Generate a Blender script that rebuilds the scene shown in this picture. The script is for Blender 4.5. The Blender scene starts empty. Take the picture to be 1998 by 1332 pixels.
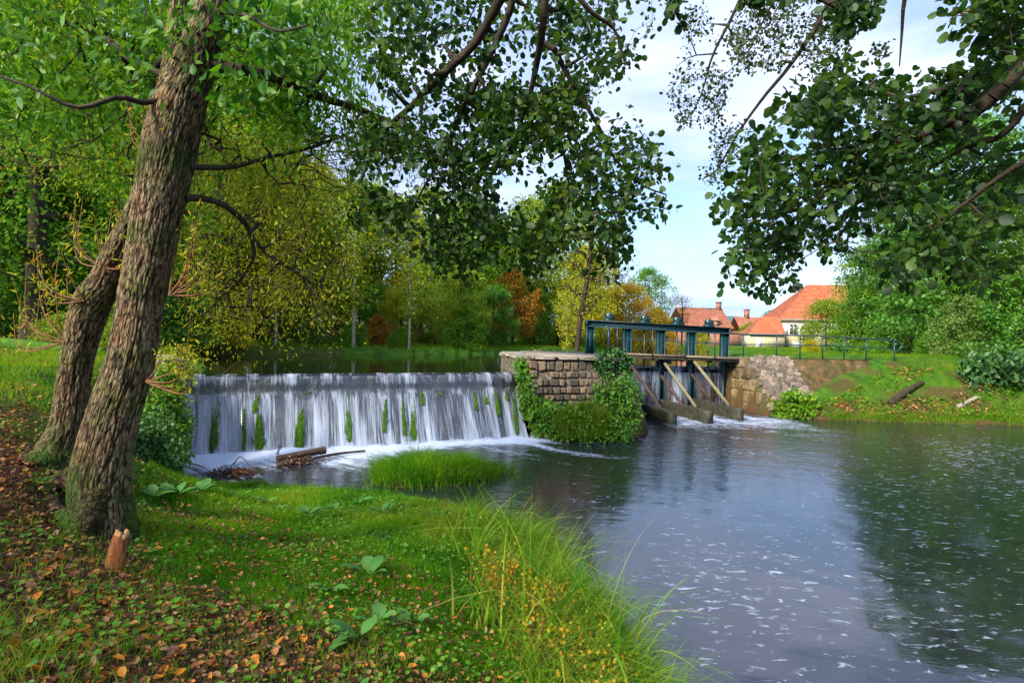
import bpy, bmesh, math, random
import numpy as np
from mathutils import Vector, Matrix

# ------------------------------------------------------------------ camera
sc = bpy.context.scene
EYE = 2.4
F = 1110.0                      # focal length in pixels of a 1998 px wide frame
PITCH = math.radians(-0.26)
ROLL = math.radians(1.2)
cam_d = bpy.data.cameras.new('camera')
cam = bpy.data.objects.new('camera', cam_d)
sc.collection.objects.link(cam)
cam_d.sensor_width = 36.0
cam_d.lens = 36.0 * F / 1998.0
cam_d.clip_start = 0.05
cam_d.clip_end = 3000
Rm = Matrix.Rotation(math.radians(90) + PITCH, 3, 'X') @ Matrix.Rotation(ROLL, 3, 'Z')
cam.matrix_world = Matrix.Translation((0, 0, EYE)) @ Rm.to_4x4()
sc.camera = cam
sc.render.resolution_x = 1024
sc.render.resolution_y = 682
# ------------------------------------------------------------------ light
SUN_EL, SUN_AZ = math.radians(34), math.radians(222)     # azimuth clockwise from +Y: behind and to the left
sun_dir = Vector((math.sin(SUN_AZ) * math.cos(SUN_EL), math.cos(SUN_AZ) * math.cos(SUN_EL), math.sin(SUN_EL)))
sd = bpy.data.lights.new('sun', 'SUN')
sd.energy = 3.6
sd.angle = math.radians(13)
sd.color = (1.0, 0.93, 0.80)
sun = bpy.data.objects.new('sun', sd)
sc.collection.objects.link(sun)
sun.rotation_euler = (-sun_dir).to_track_quat('-Z', 'Y').to_euler()
w = bpy.data.worlds.new('World')
sc.world = w
w.use_nodes = True
nt = w.node_tree
for n in list(nt.nodes): nt.nodes.remove(n)
def wn(t, **k):
    n = nt.nodes.new(t)
    for a, b in k.items(): setattr(n, a, b)
    return n
sky = wn('ShaderNodeTexSky', sky_type='NISHITA', sun_disc=False, sun_elevation=SUN_EL, sun_rotation=SUN_AZ, air_density=1.0, dust_density=1.2, ozone_density=1.5)
tc = wn('ShaderNodeTexCoord')
mp = wn('ShaderNodeMapping')
mp.inputs['Scale'].default_value = (1.0, 1.0, 3.2)
mp.inputs['Location'].default_value = (0.35, 0.2, 0.1)
nz = wn('ShaderNodeTexNoise')
nz.inputs['Scale'].default_value = 2.1; nz.inputs['Detail'].default_value = 7; nz.inputs['Roughness'].default_value = 0.52; nz.inputs['Distortion'].default_value = 0.35
rp = wn('ShaderNodeValToRGB')
rp.color_ramp.elements[0].position = 0.40; rp.color_ramp.elements[0].color = (0.18, 0.18, 0.18, 1)
rp.color_ramp.elements[1].position = 0.56; rp.color_ramp.elements[1].color = (0.97, 0.97, 0.97, 1)
nz2 = wn('ShaderNodeTexNoise')
nz2.inputs['Scale'].default_value = 3.6; nz2.inputs['Detail'].default_value = 6
rp2 = wn('ShaderNodeValToRGB')
rp2.color_ramp.elements[0].position = 0.36; rp2.color_ramp.elements[0].color = (3.2, 4.2, 7.0, 1)
rp2.color_ramp.elements[1].position = 0.62; rp2.color_ramp.elements[1].color = (5.5, 6.2, 8.5, 1)
skm = wn('ShaderNodeMix', data_type='RGBA', blend_type='MULTIPLY')
skm.inputs[0].default_value = 1.0
skm.inputs[7].default_value = (1.1, 1.25, 1.35, 1)
mx = wn('ShaderNodeMix', data_type='RGBA')
bg = wn('ShaderNodeBackground'); bg.inputs[1].default_value = 0.080
wo = wn('ShaderNodeOutputWorld')
L = nt.links.new
L(tc.outputs['Generated'], mp.inputs[0]); L(mp.outputs[0], nz.inputs[0]); L(mp.outputs[0], nz2.inputs[0])
L(nz.outputs[0], rp.inputs[0]); L(nz2.outputs[0], rp2.inputs[0]); L(sky.outputs[0], skm.inputs[6])
L(rp.outputs[0], mx.inputs[0]); L(skm.outputs[2], mx.inputs[6]); L(rp2.outputs[0], mx.inputs[7])
L(mx.outputs[2], bg.inputs[0]); L(bg.outputs[0], wo.inputs[0])
sc.view_settings.view_transform = 'Standard'
sc.view_settings.look = 'None'
sc.view_settings.gamma = 1
sc.view_settings.exposure = 1.30
sc.render.engine = 'CYCLES'
sc.cycles.max_bounces = 6
sc.cycles.diffuse_bounces = 3
sc.cycles.transparent_max_bounces = 12
sc.cycles.caustics_reflective = False
sc.cycles.caustics_refractive = False

# ------------------------------------------------------------------ helpers
rng = np.random.default_rng(7)
random.seed(7)
C = sc.collection
RmA = np.array(Rm)
def ray(px, py):
    d = RmA @ np.array([(px - 999) / F, -(py - 666) / F, -1.0])
    return d / d[1]
def P(px, py, D):
    return np.array([0, 0, EYE]) + ray(px, py) * D
def G(px, py, z):
    d = ray(px, py)
    return np.array([0, 0, EYE]) + d * ((z - EYE) / d[2])
def pix(V):
    V = np.asarray(V, float) - np.array([0, 0, EYE])
    c = V @ RmA
    return np.stack([999 + F * c[..., 0] / -c[..., 2], 666 - F * c[..., 1] / -c[..., 2]], -1)

_perm = np.random.default_rng(3).permutation(256)
_perm = np.concatenate([_perm, _perm, _perm])
_val = np.random.default_rng(5).random(256)
def noise(p, f=1.0, seed=0):
    p = np.asarray(p, float) * f + seed * 17.31
    if p.shape[-1] == 2: p = np.concatenate([p, np.zeros(p.shape[:-1] + (1,))], -1)
    i = np.floor(p).astype(int); t = p - i; t = t * t * (3 - 2 * t)
    out = 0
    for dx in (0, 1):
        for dy in (0, 1):
            for dz in (0, 1):
                h = _val[_perm[_perm[_perm[(i[..., 0] + dx) & 255] + ((i[..., 1] + dy) & 255)] + ((i[..., 2] + dz) & 255)]]
                wgt = (t[..., 0] if dx else 1 - t[..., 0]) * (t[..., 1] if dy else 1 - t[..., 1]) * (t[..., 2] if dz else 1 - t[..., 2])
                out = out + h * wgt
    return out
def fbm(p, f=1.0, o=4, seed=0):
    s = 0; a = 1; tot = 0
    for k in range(o):
        s = s + a * noise(p, f * 2 ** k, seed + k); tot += a; a *= .5
    return s / tot

def mesh(name, V, Fs, mat=None, attrs=None, smooth=False, vec=None):
    if not isinstance(Fs, (list, tuple)): Fs = [Fs]
    V = np.asarray(V, np.float32)
    me = bpy.data.meshes.new(name)
    me.vertices.add(len(V)); me.vertices.foreach_set('co', V.ravel())
    Fs = [np.asarray(f, np.int32) for f in Fs if len(f)]
    nl = sum(f.size for f in Fs); npol = sum(len(f) for f in Fs)
    me.loops.add(nl); me.loops.foreach_set('vertex_index', np.concatenate([f.ravel() for f in Fs]))
    me.polygons.add(npol)
    tot = np.concatenate([np.full(len(f), f.shape[1], np.int32) for f in Fs])
    st = np.concatenate([[0], np.cumsum(tot)[:-1]]).astype(np.int32)
    me.polygons.foreach_set('loop_start', st)
    me.polygons.foreach_set('loop_total', tot)
    if smooth: me.polygons.foreach_set('use_smooth', np.ones(npol, bool))
    for k, a in (attrs or {}).items():
        at = me.attributes.new(k, 'FLOAT', 'POINT'); at.data.foreach_set('value', np.asarray(a, np.float32).ravel())
    for k, a in (vec or {}).items():
        at = me.attributes.new(k, 'FLOAT_VECTOR', 'POINT'); at.data.foreach_set('vector', np.asarray(a, np.float32).ravel())
    me.update(calc_edges=True)
    if mat: me.materials.append(mat)
    return me
def link(name, me, parent=None, loc=None):
    o = bpy.data.objects.new(name, me)
    C.objects.link(o)
    if parent is not None: o.parent = parent
    if loc is not None: o.location = loc
    return o
def tag(o, label=None, cat=None, group=None, kind=None):
    if label: o['label'] = label
    if cat: o['category'] = cat
    if group: o['group'] = group
    if kind: o['kind'] = kind
    return o
def empty(name, loc, label, cat, group=None, rz=0):
    o = bpy.data.objects.new(name, None); C.objects.link(o)
    o.location = loc; o.rotation_euler = (0, 0, rz); o.empty_display_size = .2
    return tag(o, label, cat, group)
def local(V, parent):
    "world points to the space of an unrotated empty"
    return np.asarray(V) - np.array(parent.location)

# --- shape makers returning V, F(list)
class MB:
    def __init__(s): s.v = []; s.f = {}; s.n = 0; s.a = []
    def add(s, V, Fs, a=None):
        if not isinstance(Fs, (list, tuple)): Fs = [Fs]
        V = np.asarray(V, float)
        for f in Fs:
            f = np.asarray(f)
            if len(f): s.f.setdefault(f.shape[1], []).append(f + s.n)
        s.v.append(V); s.n += len(V)
        s.a.append(np.full(len(V), random.random()) if a is None else np.broadcast_to(np.asarray(a, float), (len(V),)))
        return s
    def box(s, p0, p1, w, h, up=(0, 0, 1), bev=0.0):
        "box running from p0 to p1, width w across, height h along up"
        p0 = np.asarray(p0, float); p1 = np.asarray(p1, float)
        d = p1 - p0; l = np.linalg.norm(d); d = d / l
        u = np.asarray(up, float); x = np.cross(d, u); x /= np.linalg.norm(x); u = np.cross(x, d)
        b = min(bev, w * .3, h * .3)
        cs = [(-w/2 + b, -h/2), (w/2 - b, -h/2), (w/2, -h/2 + b), (w/2, h/2 - b), (w/2 - b, h/2), (-w/2 + b, h/2), (-w/2, h/2 - b), (-w/2, -h/2 + b)] if b > 0 else [(-w/2, -h/2), (w/2, -h/2), (w/2, h/2), (-w/2, h/2)]
        n = len(cs)
        V = [p0 + x * a + u * c for a, c in cs] + [p1 + x * a + u * c for a, c in cs]
        Q = [[i, (i + 1) % n, n + (i + 1) % n, n + i] for i in range(n)]
        s.add(V, [np.array(Q)[:, ::-1], np.array([list(range(n))]), np.array([list(range(2 * n - 1, n - 1, -1))])])
        return s
    def build(s, name, mat, parent=None, smooth=False, loc=None):
        V = np.concatenate(s.v)
        if parent is not None: V = local(V, parent)
        if loc is not None: V = V - np.asarray(loc)
        me = mesh(name, V, [np.concatenate(x) for x in s.f.values()], mat, {'tint': np.concatenate(s.a)}, smooth)
        return link(name, me, parent, loc)

def catmull(pts, n):
    pts = np.asarray(pts, float)
    Q = np.vstack([2 * pts[0] - pts[1], pts, 2 * pts[-1] - pts[-2]])
    t = np.linspace(0, len(pts) - 1 - 1e-6, n); i = t.astype(int); u = (t - i)[:, None]
    a, b, c, d = Q[i], Q[i + 1], Q[i + 2], Q[i + 3]
    return .5 * (2 * b + (c - a) * u + (2 * a - 5 * b + 4 * c - d) * u ** 2 + (3 * b - a - 3 * c + d) * u ** 3)
def tube(pts, rad, sides=8, cap=True, disp=None):
    pts = np.asarray(pts, float); n = len(pts); rad = np.broadcast_to(np.asarray(rad, float), (n,))
    T = np.gradient(pts, axis=0); T /= np.linalg.norm(T, axis=1)[:, None]
    X = np.zeros_like(T); x = np.cross(T[0], [0.3, 1, 0.2]); x /= np.linalg.norm(x)
    for k in range(n):
        x = x - T[k] * (x @ T[k]); x /= np.linalg.norm(x); X[k] = x
    Y = np.cross(T, X)
    th = np.linspace(0, 2 * np.pi, sides, endpoint=False)
    dirs = X[:, None, :] * np.cos(th)[None, :, None] + Y[:, None, :] * np.sin(th)[None, :, None]
    R = rad[:, None] * np.ones((1, sides))
    if disp is not None: R = disp(R, dirs, pts, th)
    V = (pts[:, None, :] + dirs * R[..., None]).reshape(-1, 3)
    k = np.arange(n - 1)[:, None] * sides; j = np.arange(sides)[None, :]; j2 = (j + 1) % sides
    Fq = np.stack([k + j, k + j2, k + sides + j2, k + sides + j], -1).reshape(-1, 4)
    Fs = [Fq]
    if cap: Fs += [np.arange(sides)[None, ::-1], (np.arange(sides) + (n - 1) * sides)[None, :]]
    return V, Fs
def cones(p0, p1, r0, r1, sides=4):
    "many separate tapered sticks at once"
    d = p1 - p0; l = np.linalg.norm(d, axis=1)[:, None] + 1e-9; d = d / l
    ref = np.where(np.abs(d[:, 2:3]) < .8, np.array([[0, 0, 1.]]), np.array([[1., 0, 0]]))
    x = np.cross(d, ref); x /= np.linalg.norm(x, axis=1)[:, None]; y = np.cross(d, x)
    th = np.linspace(0, 2 * np.pi, sides, endpoint=False)
    ring = x[:, None, :] * np.cos(th)[None, :, None] + y[:, None, :] * np.sin(th)[None, :, None]
    A = p0[:, None] + ring * r0[:, None, None]; B = p1[:, None] + ring * r1[:, None, None]
    V = np.concatenate([A, B], 1).reshape(-1, 3)
    b = np.arange(len(p0))[:, None] * 2 * sides; j = np.arange(sides)[None, :]; j2 = (j + 1) % sides
    return V, np.stack([b + j, b + j2, b + sides + j2, b + sides + j], -1).reshape(-1, 4)

def unit(a): return a / (np.linalg.norm(a, axis=-1, keepdims=True) + 1e-9)
def randdir(n, r=None): return unit((r or rng).normal(size=(n, 3)))
# leaf templates: x across, y along, z normal
T_QUAD = (np.array([[0, 0, 0], [.36, .45, .05], [0, 1, -.04], [-.36, .45, .05]]), np.array([[0, 1, 2, 3]]))
T_ROUND = (np.array([[0, 0, 0], [0, .5, -.07], [0, .93, -.15], [.27, .16, .03], [.46, .58, .06], [.25, .95, -.04], [-.30, .2, .06], [-.43, .6, .03], [-.2, .97, -.08]]),
           np.array([[0, 3, 4, 1], [1, 4, 5, 2], [0, 1, 7, 6], [1, 2, 8, 7]]))
T_LANCE = (np.array([[0, 0, 0], [.1, .35, .02], [.07, .7, -.03], [0, 1, -.12], [-.07, .7, -.03], [-.1, .35, .02]]), np.array([[0, 1, 4, 5], [1, 2, 3, 4]]))
T_CURL = (np.array([[0, 0, 0], [.3, .3, .16], [.3, .75, .2], [0, 1, .1], [-.3, .75, .16], [-.3, .3, .2], [0, .5, -.03]]),
          np.array([[0, 1, 6], [1, 2, 6], [2, 3, 6], [3, 4, 6], [4, 5, 6], [5, 0, 6]]))
T_BROAD = (np.array([[0, 0, 0], [.2, .25, .06], [.27, .5, .07], [.17, .8, -.02], [0, 1, -.16], [-.17, .8, -.02], [-.27, .5, .07], [-.2, .25, .06], [0, .27, 0], [0, .52, .01], [0, .8, -.06]]),
           np.array([[0, 1, 8, 0], [8, 1, 2, 9], [9, 2, 3, 10], [10, 3, 4, 4], [0, 8, 7, 0], [8, 9, 6, 7], [9, 10, 5, 6], [10, 4, 5, 5]]))
def scatter(T, pos, d, nrm, size):
    tv, tf = T
    d = unit(d); x = unit(np.cross(d, nrm)); n = np.cross(x, d)
    s = np.broadcast_to(np.asarray(size, float), (len(pos),))[:, None, None]
    V = pos[:, None] + s * (x[:, None] * tv[None, :, 0:1] + d[:, None] * tv[None, :, 1:2] + n[:, None] * tv[None, :, 2:3])
    k = len(tv)
    Fq = (tf[None] + (np.arange(len(pos)) * k)[:, None, None]).reshape(-1, tf.shape[1])
    return V.reshape(-1, 3), Fq
def fixtri(tf):
    "quads with a doubled corner become tris"
    q = [f for f in tf if len(set(f)) == 4]; t = [list(dict.fromkeys(f)) for f in tf if len(set(f)) == 3]
    return np.array(q), np.array(t)
def blades(pos, h, wd, lean, bend, segs=3, nseed=1):
    "grass blades: root pos, height h, width wd, lean = horizontal vectors, bend 0..1"
    n = len(pos); t = np.linspace(0, 1, segs + 1)
    h = np.broadcast_to(h, (n,)); wd = np.broadcast_to(wd, (n,)); bend = np.broadcast_to(bend, (n,))
    la = unit(lean); side = np.stack([-la[:, 1], la[:, 0], 0 * la[:, 0]], 1)
    a = rng.uniform(0, 6.28, n); side = side * np.cos(a)[:, None] * .6 + unit(np.stack([np.cos(a), np.sin(a), 0 * a], 1)) * .6
    V = []
    for k, tt in enumerate(t):
        c = pos + np.stack([la[:, 0], la[:, 1], 0 * h], 1) * (h * (.12 * tt + bend * tt ** 2))[:, None]
        c[:, 2] += h * (tt - bend * .62 * tt ** 2.4)
        ww = (wd * (1 - tt) ** .7 * .5)[:, None]
        if k < segs: V += [c - side * ww, c + side * ww]
        else: V += [c]
    V = np.stack(V, 1); m = V.shape[1]; b = (np.arange(n) * m)[:, None]
    q = np.concatenate([b + np.array([[2 * k, 2 * k + 1, 2 * k + 3, 2 * k + 2]]) for k in range(segs - 1)])
    tr = b + np.array([[2 * segs - 2, 2 * segs - 1, 2 * segs]])
    return V.reshape(-1, 3), [q, tr], m

# ------------------------------------------------------------------ materials
def newmat(name):
    m = bpy.data.materials.new(name); m.use_nodes = True
    n = m.node_tree; n.nodes.clear()
    return m, n, n.nodes.new, n.links.new
def ramp(nd, stops):
    cr = nd.color_ramp
    while len(cr.elements) < len(stops): cr.elements.new(.5)
    for e, (p, c) in zip(cr.elements, stops): e.position = p; e.color = (*c, 1)
    return nd
def leaf_mat(name, cols, trans=.4, gloss=.02, tname='tint'):
    m, n, N, L = newmat(name)
    at = N('ShaderNodeAttribute'); at.attribute_name = tname
    r = ramp(N('ShaderNodeValToRGB'), [(i / (len(cols) - 1), c) for i, c in enumerate(cols)])
    d = N('ShaderNodeBsdfDiffuse'); t = N('ShaderNodeBsdfTranslucent'); g = N('ShaderNodeBsdfGlossy'); g.inputs['Roughness'].default_value = .55
    g.inputs['Color'].default_value = (.8, .85, .8, 1)
    hs = N('ShaderNodeHueSaturation'); hs.inputs['Value'].default_value = 1.25; hs.inputs['Hue'].default_value = .485
    a = N('ShaderNodeMixShader'); a.inputs[0].default_value = trans
    b = N('ShaderNodeMixShader'); b.inputs[0].default_value = gloss * .35
    o = N('ShaderNodeOutputMaterial')
    L(at.outputs['Fac'], r.inputs[0]); L(r.outputs[0], d.inputs[0]); L(r.outputs[0], hs.inputs['Color']); L(hs.outputs[0], t.inputs[0])
    L(d.outputs[0], a.inputs[1]); L(t.outputs[0], a.inputs[2]); L(a.outputs[0], b.inputs[1]); L(g.outputs[0], b.inputs[2]); L(b.outputs[0], o.inputs[0])
    return m
def rock_mat(name, cols, scale=4.0, bump=.5, rough=.85, tint=0.0, detail=10, stretch=None, spec=.3, fine=None, bdist=.02, lo=.28, hi=.72):
    "noise driven surface; tint blends the per-piece tint attribute into the ramp position"
    m, n, N, L = newmat(name)
    tcn = N('ShaderNodeTexCoord'); mpn = N('ShaderNodeMapping')
    if stretch: mpn.inputs['Scale'].default_value = stretch
    geo = N('ShaderNodeNewGeometry')
    L(geo.outputs['Position'], mpn.inputs[0])
    nz = N('ShaderNodeTexNoise'); nz.inputs['Scale'].default_value = scale; nz.inputs['Detail'].default_value = detail; nz.inputs['Roughness'].default_value = .65
    L(mpn.outputs[0], nz.inputs[0])
    mr = N('ShaderNodeMapRange'); mr.inputs[1].default_value = lo; mr.inputs[2].default_value = hi
    L(nz.outputs[0], mr.inputs[0])
    src = mr.outputs[0]
    if tint > 0:
        at = N('ShaderNodeAttribute'); at.attribute_name = 'tint'
        oi = N('ShaderNodeObjectInfo'); ad = N('ShaderNodeMath'); ad.operation = 'ADD'; L(at.outputs['Fac'], ad.inputs[0]); L(oi.outputs['Random'], ad.inputs[1])
        fr = N('ShaderNodeMath'); fr.operation = 'FRACT'; L(ad.outputs[0], fr.inputs[0])
        mm = N('ShaderNodeMix'); mm.inputs[0].default_value = tint; L(src, mm.inputs[2]); L(fr.outputs[0], mm.inputs[3]); src = mm.outputs[0]
    r = ramp(N('ShaderNodeValToRGB'), [(i / (len(cols) - 1), c) for i, c in enumerate(cols)]); L(src, r.inputs[0])
    col = r.outputs[0]
    nf = N('ShaderNodeTexNoise'); nf.inputs['Scale'].default_value = (fine or scale * 9); nf.inputs['Detail'].default_value = 6; L(mpn.outputs[0], nf.inputs[0])
    m2 = N('ShaderNodeMix'); m2.data_type = 'RGBA'; m2.blend_type = 'OVERLAY'; m2.inputs[0].default_value = .55
    L(col, m2.inputs[6]); L(nf.outputs[0], m2.inputs[7])
    bp = N('ShaderNodeBump'); bp.inputs['Strength'].default_value = bump; bp.inputs['Distance'].default_value = bdist
    am = N('ShaderNodeMath'); am.operation = 'ADD'; L(nz.outputs[0], am.inputs[0]); L(nf.outputs[0], am.inputs[1]); L(am.outputs[0], bp.inputs['Height'])
    b = N('ShaderNodeBsdfPrincipled'); b.inputs['Roughness'].default_value = rough; b.inputs['Specular IOR Level'].default_value = spec
    L(m2.outputs[2], b.inputs['Base Color']); L(bp.outputs[0], b.inputs['Normal'])
    o = N('ShaderNodeOutputMaterial'); L(b.outputs[0], o.inputs[0])
    return m
M = {}
M['alder'] = leaf_mat('alder_leaf', [(.006, .026, .003), (.012, .05, .004), (.028, .09, .005), (.09, .16, .01), (.16, .15, .012)], .52, .07)
M['alder2'] = leaf_mat('alder_small_leaf', [(.02, .05, .01), (.05, .08, .015), (.10, .10, .02)], .30, .05)
M['willow'] = leaf_mat('willow_leaf', [(.022, .12, .004), (.05, .20, .005), (.11, .29, .007), (.24, .34, .01)], .50, .05)
M['olive'] = leaf_mat('olive_leaf', [(.18, .30, .01), (.32, .40, .012), (.46, .42, .015), (.50, .29, .015)], .50, .04)
M['green'] = leaf_mat('green_leaf', [(.045, .16, .008), (.08, .24, .01), (.15, .32, .012), (.28, .36, .015)], .48, .05)
M['lime'] = leaf_mat('lime_leaf', [(.09, .20, .012), (.16, .28, .014), (.24, .33, .018), (.34, .33, .02)], .5, .05)
M['dark'] = leaf_mat('dark_leaf', [(.025, .11, .006), (.045, .17, .009), (.09, .24, .012), (.16, .28, .015)], .35, .08)
M['yellow'] = leaf_mat('yellow_leaf', [(.24, .24, .015), (.36, .30, .015), (.48, .30, .015), (.46, .20, .012)], .5, .04)
M['orange'] = leaf_mat('orange_leaf', [(.16, .17, .015), (.28, .19, .015), (.42, .19, .015), (.40, .10, .012)], .45, .04)
M['grey'] = leaf_mat('grey_green_leaf', [(.05, .13, .02), (.09, .19, .03), (.16, .25, .045), (.22, .27, .04)], .4, .05)
M['grass'] = leaf_mat('grass_blade', [(.035, .15, .005), (.08, .27, .007), (.14, .36, .010), (.26, .40, .012), (.40, .36, .06)], .45, .05)
M['lawn'] = leaf_mat('lawn_blade', [(.05, .15, .006), (.09, .24, .008), (.16, .32, .010), (.27, .33, .02), (.30, .24, .06)], .45, .04)  # lawn and bank blades, green to straw
M['sedge'] = leaf_mat('sedge_blade', [(.05, .18, .01), (.12, .32, .012), (.26, .44, .02), (.50, .46, .06)], .45, .08)
M['herb'] = leaf_mat('yellowing_herb_leaf', [(.06, .20, .01), (.16, .28, .012), (.45, .34, .012), (.60, .34, .012), (.58, .18, .01)], .45, .05)
M['litter'] = leaf_mat('fallen_leaf', [(.05, .018, .010), (.14, .045, .016), (.20, .07, .022), (.34, .20, .10), (.52, .17, .015), (.11, .12, .02)], .15, .08)
M['dock'] = leaf_mat('dock_leaf', [(.06, .20, .03), (.09, .26, .045), (.13, .30, .06)], .35, .10)
M['moss'] = rock_mat('moss', [(.02, .06, .004), (.05, .13, .006), (.11, .22, .01)], 14, .8, .95)
M['deep'] = leaf_mat('glossy_dark_leaf', [(.008, .045, .006), (.018, .085, .009), (.035, .13, .014), (.07, .17, .016)], .3, .12)
M['wood'] = rock_mat('branch_bark', [(.014, .011, .007), (.038, .028, .016), (.075, .056, .033)], 9, .5, .9)
M['palewood'] = rock_mat('pale_bark', [(.14, .12, .08), (.26, .23, .16), (.40, .36, .26)], 6, .4, .9)
M['darkwood'] = rock_mat('wet_wood', [(.02, .014, .008), (.06, .035, .02), (.13, .08, .045)], 12, .7, .6)
M['redtwig'] = rock_mat('reddish_twig', [(.08, .03, .015), (.18, .08, .03), (.25, .14, .05)], 12, .4, .7)
M['mortar'] = rock_mat('old_mortar', [(.03, .026, .02), (.09, .075, .055), (.30, .25, .19)], 12, .9, .95)
M['stone'] = rock_mat('weathered_stone', [(.03, .027, .022), (.07, .058, .045), (.14, .11, .08), (.30, .20, .12), (.42, .36, .28)], 16, 1.0, .95, .45)
M['ashlar'] = rock_mat('stained_ashlar', [(.025, .022, .014), (.08, .06, .03), (.20, .14, .07), (.30, .22, .13)], 3.2, .7, .85, .25)
M['rubble'] = rock_mat('lichened_rubble', [(.03, .025, .02), (.11, .09, .065), (.24, .18, .13), (.42, .37, .31)], 9, 1.0, .95, .45)
M['cement'] = rock_mat('mossy_render', [(.018, .024, .006), (.06, .055, .016), (.14, .08, .03), (.22, .16, .09)], 3.4, .6, .9, fine=30)
M['weirstone'] = rock_mat('wet_weir_stone', [(.012, .012, .012), (.035, .034, .032), (.07, .065, .06)], 5, .8, .35, spec=.6)
M['sill'] = rock_mat('mossy_sill', [(.008, .009, .004), (.018, .020, .008), (.04, .036, .018), (.10, .08, .045)], 5, .8, .7, spec=.5)
M['plank'] = rock_mat('weathered_plank', [(.08, .055, .035), (.20, .15, .10), (.34, .28, .20)], 6, .5, .85, .2, stretch=(1, 8, 8))
M['strutwood'] = rock_mat('pale_timber', [(.09, .075, .035), (.19, .16, .08), (.30, .27, .15)], 7, .5, .8, .2)  # paler timber tone for two of the upper struts
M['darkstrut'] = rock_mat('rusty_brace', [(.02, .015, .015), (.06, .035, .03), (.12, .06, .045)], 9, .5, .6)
M['cream'] = rock_mat('cream_render', [(.40, .34, .20), (.50, .43, .27), (.55, .49, .33)], 1.2, .15, .9)
M['white'] = rock_mat('white_paint', [(.66, .68, .70), (.78, .8, .82)], 3, .1, .6)
M['brick'] = rock_mat('old_brick', [(.17, .075, .05), (.28, .12, .08), (.36, .18, .12)], 2.2, .4, .9, fine=9)
M['tile'] = rock_mat('orange_tile', [(.22, .07, .035), (.38, .11, .05), (.50, .19, .10)], 1.6, .5, .8, .25, fine=12)
M['oldtile'] = rock_mat('old_tile', [(.20, .075, .05), (.34, .13, .08), (.46, .22, .15)], 1.3, .5, .9, .3, fine=7)
M['dimglass'] = rock_mat('window_glass', [(.03, .03, .035), (.10, .08, .07)], .8, 0, .1, spec=.8)
M['greymetal'] = rock_mat('dull_metal', [(.2, .2, .2), (.4, .4, .4)], 5, .2, .5)
M['soil'] = rock_mat('bare_soil', [(.03, .018, .01), (.08, .045, .022), (.16, .09, .045)], 7, 1, .95)
def paint(name, c, rough=.38):
    m, n, N, L = newmat(name)
    geo = N('ShaderNodeNewGeometry'); nz = N('ShaderNodeTexNoise'); nz.inputs['Scale'].default_value = 6; nz.inputs['Detail'].default_value = 9; nz.inputs['Roughness'].default_value = .7
    L(geo.outputs['Position'], nz.inputs[0])
    r = ramp(N('ShaderNodeValToRGB'), [(.33, tuple(x * .55 for x in c)), (.5, c), (.72, tuple(min(1, x * 1.25 + .01) for x in c)), (.78, (.10, .05, .03))]); L(nz.outputs[0], r.inputs[0])
    b = N('ShaderNodeBsdfPrincipled'); b.inputs['Roughness'].default_value = rough
    L(r.outputs[0], b.inputs['Base Color'])
    bp = N('ShaderNodeBump'); bp.inputs['Strength'].default_value = .2; bp.inputs['Distance'].default_value = .01; L(nz.outputs[0], bp.inputs['Height']); L(bp.outputs[0], b.inputs['Normal'])
    o = N('ShaderNodeOutputMaterial'); L(b.outputs[0], o.inputs[0])
    return m
M['teal'] = paint('teal_paint', (.003, .036, .042))
M['railpaint'] = paint('rail_paint', (.012, .045, .052), .35)
# ------------------------------------------------------------------ terrain
ctrl = []
def cg(px, py, z): ctrl.append(G(px, py, z))
def cw(x, y, z): ctrl.append(np.array([x, y, z], float))
for a in [(100,1325,.98),(500,1320,.80),(900,1322,.42),(1080,1325,.15),(100,1120,1.02),(400,1150,.74),(700,1150,.46),(900,1150,.26),(1020,1170,.1),
          (50,950,1.22),(300,1000,.58),(500,1010,.30),(700,990,.14),(850,1040,.2),(300,930,.45),(40,830,1.45),(0,690,1.84),(300,692,1.84),(120,720,1.8),(0,760,1.65),(180,770,1.6),(60,880,1.28)]: cg(*a)
for a in [(-3.1,4.3,.85),(-4.0,5.1,1.2),(-4.6,5.4,1.36),(-2.3,3.3,.9),(0,1,.8),(-2,1,1.),(-5,1,1.2),(1.2,1,.3),(0,-5,1.),(-8,-3,1.4),(-8,3,1.6),(-8,6,1.7),(-5.8,8,1.1),(-5.1,7.2,.95),(-6.6,9,1.5),
          (-7.4,10.5,1.8),(-9,9,1.8),(-12,12,1.9),(-12,18,1.9),(-16,24,1.95),(-20,10,2),(-9,14.2,1.75),(-10,24,1.75),(-5,28,1.75),(0,35,1.75),(4,42,1.75),(-10,34,2.0),(0,42,2.),(8,50,1.8),(20,64,1.8),(40,66,1.9),(10,60,2),
          (-5.2,9.0,.03),(-4,8.9,.03),(-2.4,8.75,.03),(-1.2,8.4,.03),(0,7.4,.03),(.75,5.4,.03),(1.0,3.9,.03),(1.15,2.5,.03),(1.5,0,.03),
          (8.2,23.6,1.9),(9.5,21.6,1.93),(11,22,1.93),(13,22,1.93),(14.5,21.6,1.9),(18,21.6,1.85),(24,22,1.85),(9,26,1.6),(14,27,1.7),(24,29,1.8),
          (10.0,19.6,.35),(11.5,20.0,.62),(13.3,20.6,1.2),(14.6,20.2,1.25),(16,19.4,1.0),(20,19.6,1.0),(10.5,18.3,.03),(13,18.1,.03),(16,17.9,.03),(22,17.6,.03),(30,17.2,.03),(11.5,19,.3),(14,19.0,.45),(18,18.6,.4),
          (40,25,2),(60,10,2),(60,-10,2),(-30,-20,2),(30,-30,1.5),(-40,40,2.2),(0,80,2.2),(60,80,2.2)]: cw(*a)
ctrl = np.array(ctrl)
def _k(a, b): return -np.sqrt(((a[:, None, :2] - b[None, :, :2]) ** 2).sum(-1))
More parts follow.
